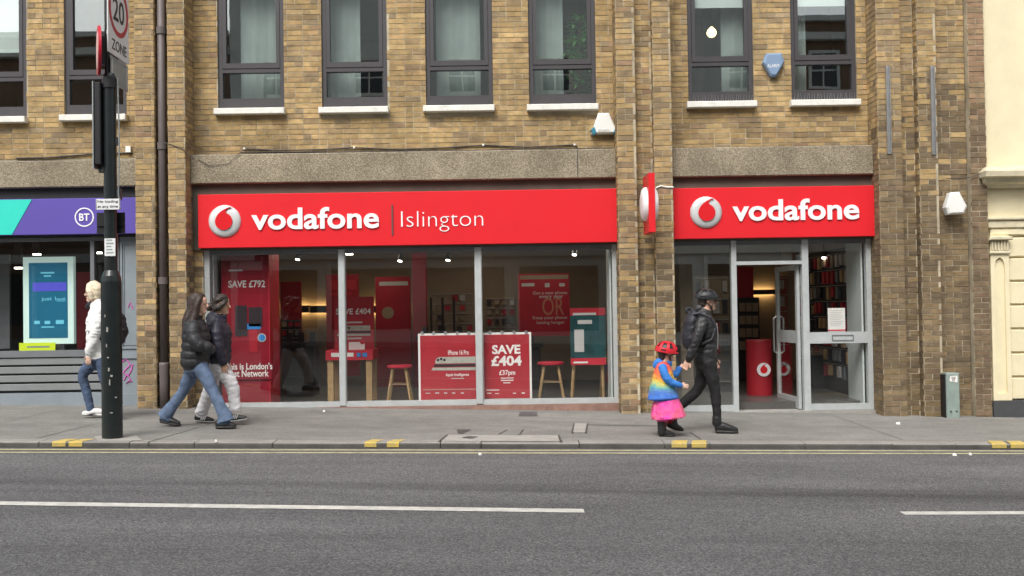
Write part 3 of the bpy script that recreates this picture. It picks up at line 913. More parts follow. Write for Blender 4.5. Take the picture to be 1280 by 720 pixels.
# open door leaf
leafdir = Vector((-.075, .997, 0)).normalized(); hinge = Vector((d2 - .03, YF + .11, 0))
def leaf(mb):
    mb.v = [tuple(hinge + leafdir * v[0] + Vector((leafdir.y, -leafdir.x, 0)) * v[1] + Vector((0, 0, v[2]))) for v in mb.v]
    return mb
zd0, zd1 = zb2 + .01, zth - .035
door = leaf(MB().frame(0, .92, zd0, zd1, .075, -.022, .022, 0, tb=.16).box(.075, .845, -.018, .018, zr0, zr1 + .02)).build('entrance_door', 'alu', bld)
leaf(MB().box(.07, .85, -.004, .004, zd0 + .15, zr0 + .003)).build('pane', 'glass_shop', door)
leaf(MB().box(.07, .85, -.004, .004, zr1 + .018, zd1 - .07)).build('pane', 'glass_shop', door)
hb = MB().tube([(.86, -.03, zr0 - .18), (.86, -.075, zr0 - .15), (.86, -.075, zr0 + .35), (.86, -.03, zr0 + .38)], .014, 8)
hb.tube([(.86, .03, zr0 - .18), (.86, .075, zr0 - .15), (.86, .075, zr0 + .35), (.86, .03, zr0 + .38)], .014, 8)
leaf(hb).build('handle', 'galv', door)

# left neighbour shop front
YB = BY - .02
bz0 = ZP(80, 438, YB); bz1 = zsL[2] - .03
bxr = XP(149, YB, 400)
bf = MB()
bf.box(XL, bxr, YB - .03, YB + .12, bz0 - .09, bz0)
bf.box(XP(113, YB, 370), XP(118, YB, 370), YB, YB + .1, bz0, bz1)
bf.box(bxr - .05, bxr, YB, YB + .1, bz0, bz1)
bf.box(XL, bxr, YB + .001, YB + .1, bz1 - .05, bz1)
sb = bf.build('shop_window', 'bt_mid', bld)
MB().box(XL, XP(114, YB), YB + .05, YB + .058, bz0 - .01, bz1 - .04).build('pane', 'glass_shop', sb)
MB().box(XP(117, YB), bxr - .04, YB + .05, YB + .058, bz0 - .01, bz1 - .04).build('pane', 'glass_shop', sb)
zz = bz0 - .09
zlo = ZP(60, 489, YB)
MB().box(XL, bxr, YB + .06, YB + .16, zlo - .02, zz).build('vent_backing', 'bt_dark', sb)
n = 4
for i in range(n):
    z1_ = zz - .015 - i * (zz - zlo) / n
    h_ = (zz - zlo) / n * .78
    MB().rbox(XL, bxr, z1_ - h_, z1_, YB - .012, YB + .05, .006).build('vent_slat', 'bt_slat', sb)
MB().box(XL, bxr, YB - .025, .7, -.3, zlo - .022).build('stall_riser', 'bt_grey', sb)
# blue-grey panelled door beside it
px0, px1 = bxr + .004, bays['L'][1] - .004
pd = MB().box(px0, px1, YB + .02, YB + .14, -.3, bz1).build('side_panel', 'bt_grey', bld)
za, zb_ = ZP(158, 436, YB), ZP(158, 302, YB)
MB().frame(px0 + .02, px1 - .02, za, zb_, .025, YB, YB + .025).build('moulding', 'bt_grey', pd)
MB().frame(px0 + .055, px1 - .05, za + .05, zb_ - .04, .012, YB + .008, YB + .025).build('moulding', 'bt_grey', pd)
MB().box(px0, px1, YB - .004, YB + .03, ZP(158, 448, YB), ZP(158, 443, YB)).build('moulding', 'bt_grey', pd)
MB().box(px0, px1, YB + .0, YB + .03, -.3, ZP(158, 492, YB)).build('moulding', 'bt_grey', pd)
def scrib(pts, r):
    return MB().tube([P(x, y, YB + .016) for x, y in pts], r, 5).build('graffiti', 'graff', pd)
scrib([(153, 452), (158, 449), (163, 456), (157, 462), (154, 466), (160, 470), (164, 463), (166, 455)], .010)
scrib([(155, 475), (159, 468), (163, 474), (158, 479), (165, 476)], .010)
scrib([(160, 384), (163, 378), (166, 386)], .008)

# drain pipe in the left channel
dpx = (pier['a1'] + pier['b0']) / 2 - .005
dp = MB().tube([(dpx, .05, ZT), (dpx, .05, gz(dpx, .62))], .052, 14)
pipe = dp.build('drainpipe', 'pipe', bld, smooth=True)
MB().tube([(dpx, .05, gz(dpx, .64)), (dpx, .05, gz(dpx, .60)), (dpx, .05, gz(dpx, .35)), (dpx, .05, gz(dpx, -.05))], [.068, .068, .062, .06], 14).build('pipe_shoe', 'pipe', pipe, smooth=True)
for z in (5.4, ZP(200, 182), 1.9):
    MB().lathe([(.054, z - .05), (.066, z - .05), (.066, z + .05), (.054, z + .05)], dpx, .05, 14).box(dpx - .10, dpx + .10, .085, CH + .004, z - .03, z + .03).build('pipe_collar', 'pipe', pipe)

# thin cables pinned along the lintels
def cable(pts, Y, r=.006, name='wall_cable'):
    return MB().tube([P(x, y, Y) for x, y in pts], r, 5).build(name, 'cable', bld)
cable([(247, 199), (262, 207), (285, 205), (299, 192), (306, 186)], BY - .215, .004)
cable([(306, 186), (350, 188), (400, 187), (443, 184.5), (500, 187), (560, 184.5), (604, 181.5), (660, 184), (700, 182), (718, 181), (722, 184)], BY - .02, .010)
cable([(300, 190.5), (420, 190), (520, 189), (640, 187), (768, 185)], BY - .015, .008)
cable([(205, 178), (215, 181), (228, 186), (238, 194), (243, 199)], -.012, .005)
cable([(20, 198), (60, 197), (110, 193), (165, 191)], BY - .02, .012)
cable([(1183, 223), (1200, 223), (1214, 221), (1226, 217)], -.0, .006)
for x, y in ((306, 186), (443, 184.5), (604, 181.5), (718, 181)):
    p = P(x, y, BY); MB().box(p.x - .013, p.x + .013, BY - .035, BY + .005, p.z - .013, p.z + .013).build('cable_clip', 'plastic_w', bld)
MB().tube([P(x, y, -.005) for x, y in ((820, 235), (826, 232.5), (834, 234), (842, 234))], .012, 6).build('wall_cable', 'plastic_w', bld)
p = P(162, 187, BY); MB().box(p.x - .04, p.x + .03, BY - .05, BY + .004, p.z - .045, p.z + .045).build('junction_box', 'plastic_w', bld)
# ---------------------------------------------------------------- fascia signs
def fascia(label, rect, name='fascia_sign', mt='red'):
    x0, x1, z0, z1 = rect
    Y = BY - .20
    t = thing(name, label, 'sign', ((x0 + x1) / 2, Y, z0))
    MB().rbox(x0, x1, z0, z1, Y, BY - .104, .006).build('panel', mt, t)
    return t, Y
sgM, YS = fascia('long red shop sign reading vodafone Islington over the wide window', (XP(247.5, BY - .2, 275), bays['M'][1] - .004, zsM[2], zsM[3]))
c = P(281, 276.5, YS); r_ = 20.3 * (YS + DIST) / FPX
roundel(sgM, c.x, c.z, r_, YS - .002)
def prect(x0, y0, x1, y1, Y): return R(x0, y0, x1, y1, Y)
text('vodafone', sgM, prect(314.5, 259, 474, 286.5, YS), YS - .001, 'white', bold=.022, ext=.02, split=True, res=4)
a = P(490.5, 276, YS)
MB().box(a.x - .011, a.x + .011, YS - .014, YS - .001, ZP(490, 294, YS), ZP(490, 256, YS)).build('divider_bar', 'darkgrey', sgM)
text('Islington', sgM, prect(501.5, 263.5, 604, 289.5, YS), YS - .001, 'white', bold=-.018, ext=.010, split=True, res=4)

sgR, _ = fascia('shorter red shop sign reading vodafone over the entrance door', (bays['R'][0] + .004, bays['R'][1] - .004, zsR[2], zsR[3]))
c = P(882.5, 265.5, YS)
roundel(sgR, c.x, c.z, 20.0 * (YS + DIST) / FPX, YS - .002)
text('vodafone', sgR, prect(915, 248.5, 1073.5, 275.5, YS), YS - .001, 'white', bold=.022, ext=.02, split=True, res=4)

# neighbour sign
sgL, _ = fascia('purple and teal shop sign with a white ringed BT badge', (XL, bays['L'][1] - .004, zsL[2], zsL[3]), mt='purple')
A = P(40, 251.5, YS); B = P(15, 295, YS)
MB().prism([(XL + .01, zsL[2] + .008), (B.x, zsL[2] + .008), (A.x, zsL[3] - .008), (XL + .01, zsL[3] - .008)], YS - .006, YS - .001).build('teal_panel', 'teal', sgL)
c = P(105.5, 271.5, YS)
ro, ri = .135, .118
n = 40
rg = MB()
for i in range(n):
    a0, a1 = 2 * math.pi * i / n, 2 * math.pi * (i + 1) / n
    q = [(ri * math.cos(a0), ri * math.sin(a0)), (ro * math.cos(a0), ro * math.sin(a0)), (ro * math.cos(a1), ro * math.sin(a1)), (ri * math.cos(a1), ri * math.sin(a1))]
    rg.prism([(c.x + x, c.z + z) for x, z in q], YS - .006, YS - .001)
rg.build('ring', 'white', sgL)
text('BT', sgL, (c.x - .072, c.x + .072, c.z - .052, c.z + .052), YS - .001, 'white', bold=.018, ext=.006, split=True)

# projecting blade sign on the centre pier
bx = XP(811.5, -.35, 253)
zb0, zb1 = ZP(811, 290, -.62), ZP(811, 216, -.62)
bs_ = thing('projecting_sign', 'red blade sign with white roundels sticking out from the brick pier', 'sign', (bx, -.3, zb0))
MB().box(bx - .042, bx + .042, -.62, -.06, zb0, zb1).build('panel', 'red', bs_)
MB().box(bx - .025, bx + .025, -.06, CH, zb0 + .2, zb0 + .28).box(bx - .025, bx + .025, -.06, CH, zb1 - .28, zb1 - .2).build('bracket', 'alu_dark', bs_)
for s in (-1, 1):
    mb = MB()
    prof = [(1.0, 0.0), (.97, .4), (.85, .75), (.6, .94), (.3, 1.0), (.02, 1.02)]
    cy, cz, rr, dp_ = -.34, (zb0 + zb1) / 2, .235, .075
    k0 = 0; nn = 28
    for q, h in prof:
        for j in range(nn):
            th = 2 * math.pi * j / nn
            mb.v.append((bx + s * (.042 + dp_ * h), cy + rr * q * math.cos(th), cz + rr * q * math.sin(th)))
    for i in range(len(prof) - 1):
        for j in range(nn):
            f = (i * nn + j, i * nn + (j + 1) % nn, (i + 1) * nn + (j + 1) % nn, (i + 1) * nn + j)
            mb.f.append(f if s > 0 else f[::-1]); mb.m.append(0); mb.c.append(None)
    mb.build('roundel', 'white', bs_, smooth=True)
sp = MB()
for k in range(7):
    y = -.58 + k * .08
    for s in (-1, 1):
        sp.cyl((bx, y, zb1 - .005), (bx + s * .035, y, zb1 + .09), .0025, .001, 4)
struct(sp.build('bird_spikes', 'galv', bs_), 'stuff')

# ---------------------------------------------------------------- boxes on the wall
def pix_poly(pts, Y): return [(P(x, y, Y).x, P(x, y, Y).z) for x, y in pts]
def ext_box(pts, y0, y1, inset, mats, name, parent):
    q = pix_poly(pts, y1)
    if sum(q[i][0] * q[(i + 1) % len(q)][1] - q[(i + 1) % len(q)][0] * q[i][1] for i in range(len(q))) < 0: q = q[::-1]
    cx = sum(p[0] for p in q) / len(q); cz = sum(p[1] for p in q) / len(q)
    i_ = [(cx + (x - cx) * inset, cz + (z - cz) * inset) for x, z in q]
    mb = MB(); n = len(q); ym = y0 + .022
    for k in range(n):
        a, b = q[k], q[(k + 1) % n]; c_, d = i_[k], i_[(k + 1) % n]
        mb.face([(a[0], y1, a[1]), (b[0], y1, b[1]), (b[0], ym, b[1]), (a[0], ym, a[1])])
        mb.face([(a[0], ym, a[1]), (b[0], ym, b[1]), (d[0], y0, d[1]), (c_[0], y0, c_[1])])
    mb.face([(x, y0, z) for x, z in i_])
    mb.face([(x, y1, z) for x, z in q[::-1]])
    return mb.build(name, mats, parent)
p = P(755, 171, BY)
al = thing('alarm_box', 'white tapered alarm box with blue corner lamps under the upper window by the pier', 'alarm', (p.x, BY, p.z))
ext_box([(747, 143), (760, 143), (772, 168), (738, 169)], BY - .13, BY - .002, .86, 'plastic_w', 'casing', al)
for q in ([(737.5, 164), (742, 160), (745, 168), (741, 171)], [(773, 163.5), (768.5, 159.5), (765.5, 167.5), (770, 170.5)]):
    ext_box(q, BY - .15, BY - .01, .85, 'plastic_cy', 'lamp', al)
text('SECURITY', al, prect(748, 162, 762, 164.5, BY - .131), BY - .13, 'cable', ext=.001)
p = P(965, 98, BY)
al = thing('alarm_box', 'blue shield shaped alarm box between the two windows with pigeon spikes', 'alarm', (p.x, BY, p.z))
ext_box([(956, 68.5), (975, 68), (979, 79), (968.5, 97), (962, 97.5), (952, 80)], BY - .10, BY - .002, .84, 'plastic_b', 'casing', al)
text('ALARM', al, prect(959, 80, 974, 84, BY - .101), BY - .10, 'print_white', ext=.001)
p = P(1190, 269, .05)
al = thing('alarm_box', 'plain white hexagonal alarm box on the dark brick beside the cream building', 'alarm', (p.x, .05, p.z))
ext_box([(1183.5, 241.5), (1194.5, 241), (1204, 259), (1200, 268), (1181, 269), (1178, 260)], -.09, .048, .84, 'plastic_w', 'casing', al)
for i, (a, b, yy) in enumerate((((1108, 82), (1113.5, 192), -.0), ((1164.5, 82), (1168.5, 193), -.0))):
    A, B = P(*a, -.03), P(*b, -.03)
    X = (A.x + B.x) / 2
    t = thing('metal_channel', ('bare galvanised channel on the brick pier next to the entrance sign' if i == 0 else 'bare galvanised channel on the narrow pier nearer the cream building'), 'channel', (X, 0, B.z))
    MB().box(X - .028, X + .028, -.012, -.001, B.z, A.z).box(X - .028, X - .020, -.045, -.012, B.z, A.z).box(X + .020, X + .028, -.045, -.012, B.z, A.z).build('track', 'galv', t)
    for z in (B.z + .05, A.z - .05): MB().disc(X, z, .011, -.02, -.012, 0, 8).build('bolt', 'galv', t)

# ---------------------------------------------------------------- cream stucco building
cx0 = pier['h1'] + .012
cxr = 11.5
cb = thing('cream_building', 'cream painted stucco building with moulded cornice and pilaster beside the brick wall', 'building', (9, .2, 0))
CY = .12
zc0, zc1 = ZP(1255, 234, 0), ZP(1255, 206, 0)
MB().box(cx0, cxr, CY, .9, zc1 - .02, ZT + .6).build('upper_wall', 'cream', cb)
MB().box(cx0, cxr, CY + .02, .9, -.5, zc1 - .02).build('lower_wall', 'cream', cb)
MB().box(cxr - .1, cxr, .9, 5, -.5, ZT + .6).box(cx0, cxr, 4.9, 5, -.5, ZT + .6).box(cx0, cxr, CY, 5, ZT + .6, ZT + .7).build('rear_wall', 'cream', cb)
prof = [(0, 0), (.07, 0), (.10, .04), (.18, .06), (.21, .12), (.29, .13), (.30, .20), (.26, .22), (.14, .26), (0, .30)]
H = zc1 - zc0
cr = MB()
for (o0, h0), (o1, h1) in zip(prof[:-1], prof[1:]):
    a0, a1 = cx0 - .13 * o0 / .30, cx0 - .13 * o1 / .30
    z0, z1 = zc0 + h0 / .30 * H, zc0 + h1 / .30 * H
    cr.face([(a0, CY - o0, z0), (cxr, CY - o0, z0), (cxr, CY - o1, z1), (a1, CY - o1, z1)])
    cr.face([(a0, CY - o0, z0), (a1, CY - o1, z1), (a1, CY + .02, z1), (a0, CY + .02, z0)])
cr.build('cornice', 'cream_d', cb)
def hmould(y0, y1, out, px=1233, mt='cream_d'):
    a = XP(px, CY - out, (y0 + y1) / 2)
    z0, z1 = ZP(1255, y1, CY - out), ZP(1255, y0, CY - out)
    MB().rbox(max(a, cx0 - .03), cxr, z0, z1, CY - out, CY + .03, min(.012, out * .4)).build('moulding', mt, cb)
hmould(271, 275, .09, 1234); hmould(275.2, 285, .06, 1235); hmould(285.2, 294, .035, 1238, 'cream')
# pilaster with arched sunk panel
def pilaster(x0, x1):
    zp0, zp1 = ZP(1250, 500, CY), ZP(1250, 294.5, CY)
    xm = (x0 + x1) / 2
    b = MB()
    yo = CY - .07
    inn0, inn1 = x0 + .055, x1 - .06
    za, zb3 = zp0 + .10, zp1 - .42
    arch = [(inn0, zb3), (inn0 + (inn1 - inn0) * .15, zb3 + .08), (xm, zb3 + .115), (inn1 - (inn1 - inn0) * .15, zb3 + .08), (inn1, zb3)]
    b.prism([(x0, zp0), (x0, zp1), (x1, zp1), (x1, zp0), (inn1, zp0), (inn1, za + 0), (inn1, zb3)] + arch[::-1][1:] + [(inn0, zp0)], yo, CY + .03)
    b.box(inn0 - .001, inn1 + .001, yo + .001, CY + .03, zp0, za)
    pl = b.build('pilaster', 'cream', cb)
    MB().box(inn0, inn1, yo + .035, CY + .03, za, zb3 + .12).build('sunk_panel', 'cream', pl)
    k0, k1 = zp1 - .26, zp1 - .02
    cap = MB().rbox(x0 - .035, x1 + .03, k1 - .05, k1, yo - .07, yo, .012).rbox(x0 - .02, x1 + .015, k0, k0 + .04, yo - .035, yo, .01)
    cp = cap.build('capital', 'cream_d', pl)
    nfl = 6
    for i in range(nfl):
        a = x0 + (x1 - x0) * (i + .2) / nfl
        MB().rbox(a, a + (x1 - x0) / nfl * .62, k0 + .045, k1 - .055, yo - .028, yo - .001, .008).build('flute', 'cream_d', pl)
    return yo
pa, pb = XP(1240, CY - .07, 400), XP(1263, CY - .07, 400)
pilaster(pa, pb)
# channelled stone blocks
zz = [500, 471, 441, 411, 381, 351.5, 322, 296]
for lo, hi in zip(zz[:-1], zz[1:]):
    z0, z1 = ZP(1270, lo, CY) + .012, ZP(1270, hi, CY) - .012
    xx = pb + .015; k = 0
    while xx < cxr - .3:
        MB().rbox(xx, xx + .80, z0, z1, CY - .02, CY + .025, .012).build('stone_block', 'cream', cb)
        xx += .815
MB().box(cx0 + .002, cxr, CY - .10, CY + .03, -.6, ZP(1255, 500.5, CY)).build('plinth', 'plinth', cb)

# ---------------------------------------------------------------- utility post by the wall
g0 = G(1191.5, 524.5)
gy = -.16
ux0, ux1 = XP(1183.5, gy, 495), XP(1200, gy, 495)
uz0, uz1 = gz(ux0), ZP(1191, 466.5, gy)
up = thing('utility_pillar', 'short grey green service pillar with a torn sticker against the brick wall', 'pillar', ((ux0 + ux1) / 2, gy, uz0))
MB().rbox(ux0, ux1, uz0 - .03, uz1, gy, .03, .012).build('casing', 'util', up)
MB().box(ux0 - .018, ux0 - .002, gy + .03, .03, uz0 - .02, uz1 - .02).build('back_plate', 'black', up)
st = P(1192, 474, gy)
MB().prism([(st.x - .055, st.z - .03), (st.x + .05, st.z - .045), (st.x + .055, st.z + .05), (st.x - .05, st.z + .04)], gy - .004, gy - .001).build('sticker', 'print_white', up)
for k in range(4):
    MB().box(st.x - .035 + .004 * k, st.x + .03 - .006 * k, gy - .0065, gy - .005, st.z + .025 - k * .017, st.z + .031 - k * .017).build('scribble', 'cable', up)
for dx in (.05, .13):
    MB().disc(ux0 + dx, uz0 + .09, .012, gy - .008, gy - .001, 0, 8).build('bolt', 'cable', up)

# ---------------------------------------------------------------- street pole with its plates
pb_ = G(140.5, 547.5)
PX, PY = pb_.x, pb_.y
pz = gz(PX)
ps = (PY + DIST) / FPX
pole = thing('street_pole', 'black painted street pole with a thick scuffed lower sleeve at the kerb', 'pole', (PX, PY, pz))
zsl = ZP(138, 352, PY); ztop = ZP(134, 97, PY)
MB().lathe([(.108, pz - .05), (.108, zsl), (.098, zsl + .06), (.072, zsl + .12)], PX, PY, 24).build('sleeve', 'pole', pole, smooth=False)
MB().lathe([(.068, zsl + .10), (.068, ztop), (.055, ztop + .04), (.02, ztop + .05)], PX, PY, 20).build('shaft', 'pole', pole)
MB().cyl((PX - .02, PY, ztop + .02), (PX - .02, PY, ztop + 1.6), .03, .03, 10).build('upper_post', 'pole', pole)
MB().lathe([(.074, ztop - .12), (.082, ztop - .12), (.082, ztop - .02), (.074, ztop - .02)], PX, PY, 20).build('collar', 'black', pole)
for x, y, a, b in ((134, 412, .012, .03), (136, 462, .010, .022), (139, 470, .016, .012), (137, 478, .008, .035), (133, 432, .007, .02), (143, 497, .02, .006), (150, 455, .014, .010), (135, 447, .012, .008), (139, 516, .018, .006), (131, 395, .006, .018)):
    q = P(x, y, PY - .108)
    off = q.x - PX
    yy = PY - math.sqrt(max(.108 ** 2 - off ** 2, 0)) - .003
    MB().prism([(q.x - a, q.z - b * .6), (q.x + a * .7, q.z - b), (q.x + a, q.z + b * .7), (q.x - a * .4, q.z + b)], yy, yy + .004).build('paint_chip', 'patch', pole)
st = R(131, 298, 144.5, 320, PY - .07)
MB().box(st[0], st[1], PY - .078, PY - .074, st[2], st[3]).build('sticker', 'sign_white', pole)
for k in range(5):
    MB().box(st[0] + .02, st[1] - .02 - .012 * (k % 3), PY - .081, PY - .079, st[2] + .03 + k * .034, st[2] + .042 + k * .034).build('scribble', 'util', pole)
MB().tube([P(x, y, PY - .02) for x, y in ((147, 97), (148.5, 150), (149, 200), (148, 240), (150, 262))], .008, 6).build('loose_cable', 'sign_back', pole)
MB().box(PX + .065, PX + .10, PY - .02, PY + .02, ZP(147, 182, PY), ZP(147, 172, PY)).build('bracket', 'black', pole)
MB().box(PX + .06, PX + .12, PY - .02, PY + .02, ZP(148, 250, PY), ZP(148, 236, PY)).build('bracket', 'black', pole)

bb = R(122, 105, 132, 214, PY)
t = thing('signal_board', 'slim black board fixed edge on to the upper street pole', 'sign board', (bb[0], PY, bb[2]))
MB().rbox(bb[0], PX - .064, bb[2] + .06, bb[3], PY - .10, PY + .12, .01).build('board', 'black', t)
MB().box(bb[0] - .012, bb[0] - .001, PY - .11, PY + .13, bb[2] + .02, bb[3] + .01).build('edge_trim', 'sign_back', t)
MB().cyl((bb[0] + .05, PY, bb[2] + .06), (bb[0] + .06, PY, bb[2] - .01), .045, .05, 12).build('lower_cap', 'black', t)
nl = R(119.5, 248.5, 149.5, 262, PY - .09)
t = thing('loading_sign', 'small white plate reading No loading at any time on the street pole', 'sign', ((nl[0] + nl[1]) / 2, PY - .09, nl[2]))
MB().rbox(nl[0], nl[1], nl[2], nl[3], PY - .085, PY - .074, .002).build('plate', 'sign_white', t)
MB().frame(nl[0] + .004, nl[1] - .004, nl[2] + .004, nl[3] - .004, .004, PY - .0865, PY - .0845).build('border', 'sign_black', t)
text('No loading', t, (nl[0] + .02, nl[1] - .02, nl[2] + .067, nl[3] - .014), PY - .086, 'sign_black', ext=.001, bold=.01)
text('at any time', t, (nl[0] + .02, nl[1] - .02, nl[2] + .012, nl[3] - .068), PY - .086, 'sign_black', ext=.001, bold=.01)
pr = R(122, 266, 157, 292, PY + .1)
t = thing('road_sign', 'pair of dark plates seen from behind, clamped to the pole below the loading sign', 'sign', ((pr[0] + pr[1]) / 2, PY + .1, pr[2]))
MB().box(pr[0], pr[0] + .12, PY + .078, PY + .09, pr[2], pr[3]).build('plate', 'black', t)
MB().box(pr[1] - .12, pr[1], PY + .078, PY + .09, pr[2], pr[3]).build('plate', 'black', t)
MB().box(pr[0] + .01, pr[1] - .01, PY + .06, PY + .077, pr[2] + .08, pr[2] + .11).build('clamp', 'black', t)

# 20 zone plate, turned towards traffic from the right
ze = P(137, 65, PY - .05)
ang = rad(91)
t = thing('zone_sign', 'tall white 20 ZONE plate with a red ring high on the street pole', 'sign', (PX + .012, PY - .09, ze.z), rotz=ang)
W_, H_ = .62, .86
MB().rbox(0, W_, 0, H_, -.012, 0, .003).build('plate', 'sign_white', t, local=True)
cx_, cz_, n = W_ / 2, .52, 40
rg = MB()
for i in range(n):
    a0, a1 = 2 * math.pi * i / n, 2 * math.pi * (i + 1) / n
    q = [(.235 * math.cos(a0), .235 * math.sin(a0)), (.29 * math.cos(a0), .29 * math.sin(a0)), (.29 * math.cos(a1), .29 * math.sin(a1)), (.235 * math.cos(a1), .235 * math.sin(a1))]
    rg.prism([(cx_ + x, cz_ + z) for x, z in q], -.0145, -.012)
rg.build('red_ring', 'sign_red', t, local=True)
text('20', t, (cx_ - .165, cx_ + .165, cz_ - .13, cz_ + .13), -.0125, 'sign_black', ext=.002, bold=.012, local=True)
text('ZONE', t, (.10, W_ - .08, .055, .175), -.0125, 'sign_black', ext=.002, bold=.012, local=True)
MB().box(.03, W_ - .1, .002, .02, .2, .24).box(.03, W_ - .1, .002, .02, .62, .66).build('rail', 'sign_back', t, local=True)
t = thing('plate', 'plain grey plate hanging under the 20 ZONE plate', 'sign', (PX + .03, PY - .05, ze.z - .335), rotz=ang)
MB().rbox(0, .50, 0, .30, -.01, 0, .003).build('panel', 'sign_back', t, local=True)
MB().frame(.03, .47, .03, .27, .012, -.012, -.0095).build('border', 'sign_white', t, local=True)
t = thing('round_sign', 'round red rimmed sign seen almost edge on beside the 20 ZONE plate', 'sign', (PX - .09, PY - .02, ZP(125, 95, PY)), rotz=rad(-65))
rr_ = .27
MB().disc(0, rr_, rr_, -.03, 0, 0, 36).build('disc', 'sign_red', t, local=True)
MB().disc(0, rr_, rr_ * .74, -.034, -.0305, 0, 36).build('face', 'pink_edge', t, local=True)
MB().box(-.03, .03, .001, .075, rr_ - .15, rr_ + .15).build('bracket', 'black', t, local=True)

# ---------------------------------------------------------------- things inside the shop
def board(name, label, pix, Y, mt='print_red', border=None, cat='poster', thick=.012, group=None, bt=.03):
    x0, x1, z0, z1 = R(*pix, Y)
    t = thing(name, label, cat, ((x0 + x1) / 2, Y, z0), group)
    if border:
        MB().box(x0, x1, Y, Y + thick, z0, z1).build('panel', border, t)
        MB().box(x0 + bt, x1 - bt, Y - .004, Y - .001, z0 + bt, z1 - bt).build('print', mt, t)
    else:
        MB().box(x0, x1, Y - .004, Y + thick, z0, z1).build('panel', mt, t)
    return t
def lines(t, items, Y, mt='print_white', bold=.012):
    for s, pix in items: text(s, t, R(*pix, Y), Y - .0045, mt, bold=bold, ext=.0012)
def bars(t, pixs, Y, mt='print_pale', name='small_print'):
    for pix in pixs:
        x0, x1, z0, z1 = R(*pix, Y); MB().box(x0, x1, Y - .0065, Y - .005, z0, z1).build(name, mt, t)
# window posters in front of the mullion
YPST = BY + .10
t = board('poster', 'red window poster showing two phones side on, white border', (523, 416.5, 600.5, 502.5), YPST, border='print_white')
lines(t, [('iPhone 16 Pro', (560, 437.5, 586, 443.5)), ('Apple Intelligence', (557, 466.5, 586, 471))], YPST)
def phone(t, x0, x1, y0, y1, Y):
    a, b, z0, z1 = R(x0, y0, x1, y1, Y)
    h = z1 - z0
    MB().prism([(a + .06, z0 + h * .52), (b, z0 + h * .52), (b, z1), (a + .12, z1), (a + .075, z1 - h * .12), (a + .06, z1 - h * .3)], Y - .007, Y - .005).build('phone_back', 'print_steel', t)
    MB().prism([(a + .03, z0 + h * .28), (b, z0 + h * .28), (b, z0 + h * .46), (a + .05, z0 + h * .46)], Y - .007, Y - .005).build('phone_edge', 'print_dark', t)
    MB().prism([(a, z0 + h * .02), (b, z0), (b, z0 + h * .22), (a + .02, z0 + h * .22)], Y - .007, Y - .005).build('phone_edge', 'print_steel', t)
    for k in range(3):
        MB().disc(a + .10 + .045 * k, z1 - h * (.22 if k != 1 else .15), .02, Y - .0085, Y - .0072, 0, 10).build('phone_lens', 'print_dark', t)
phone(t, 539, 594.5, 446, 463, YPST)
bars(t, [(564, 472.5, 580, 473.5)], YPST)
bars(t, [(529, 486.5, 594, 487), (532 + 0, 491, 538, 492), (544, 490.5, 549, 492), (555, 490.5, 559, 492), (565, 490.5, 569, 492), (576, 490.5, 580, 492)], YPST)
for k in range(6):
    q = P(527.5 + k * 14.6, 416, YPST); MB().disc(q.x, q.z, .022, YPST - .012, YPST + .012, 0, 10).build('sucker', 'galv', t)
t = board('poster', 'red window poster reading SAVE £404 with white border', (602.5, 415.5, 664.5, 500.5), YPST + .03, border='print_white')
YQ = YPST + .03
lines(t, [('SAVE', (615, 431, 650.5, 442.5)), ('£404', (614, 444.5, 652, 457.5))], YQ, bold=.035)
lines(t, [('£37pm', (624, 462.5, 644, 470.5))], YQ, bold=.02)
bars(t, [(626, 472, 642, 473), (626, 474.7, 642, 476), (629, 478, 638, 479), (608, 487, 624, 488), (609, 491, 614, 492), (619, 491.5, 624, 492.3), (641, 491, 645, 492), (652, 490.5, 656, 492)], YQ, 'print_white')
for k in range(4):
    q = P(612.5 + k * 15, 415, YQ); MB().disc(q.x, q.z, .022, YQ - .012, YQ + .012, 0, 10).build('sucker', 'galv', t)
# tall red totem on the left
YT = BY + .22
x0, x1, z0, z1 = R(277, 315, 336, 504, YT)
t = thing('display_totem', 'tall red totem reading SAVE £792 and Best Network inside the window end', 'display', ((x0 + x1) / 2, YT, IF_))
MB().box(x0, x1, YT, YT + .62, IF_, z1).build('body', 'totem_red', t)
MB().box(x1 + .001, x1 + .012, YT + .0, YT + .62, IF_, z1).build('side_panel', 'print_red2', t)
lines(t, [('SAVE £792', (285.5, 350.5, 331.5, 359.5))], YT, 'print_pale', .02)
lines(t, [("This is London's", (281.5, 453.5, 340.5, 462)), ('Best Network', (284, 462.5, 336, 471))], YT - .03, 'print_white', .015)
MB().box(x0 - .03, x1 + .04, YT - .029, YT - .023, ZP(310, 474, YT), ZP(310, 451, YT)).build('text_panel', 'totem_red', t)
for pix, mt in (((294, 382, 309, 420), 'print_dark'), ((311, 384, 328, 408), 'print_dark'), ((309, 404.5, 326, 411.5), 'print_blue'), ((286, 337, 303, 339), 'print_pale'), ((312, 412, 322, 440), 'int_red')):
    a, b, c_, d = R(*pix, YT); MB().box(a, b, YT - .007, YT - .002, c_, d).build('picture', mt, t)
q = P(327.5, 422, YT); MB().disc(q.x, q.z, .062, YT - .012, YT - .008, 0, 24).build('badge', 'print_pale', t)
MB().disc(q.x, q.z, .048, YT - .015, YT - .0125, 0, 24).build('badge_centre', 'print_blue', t)
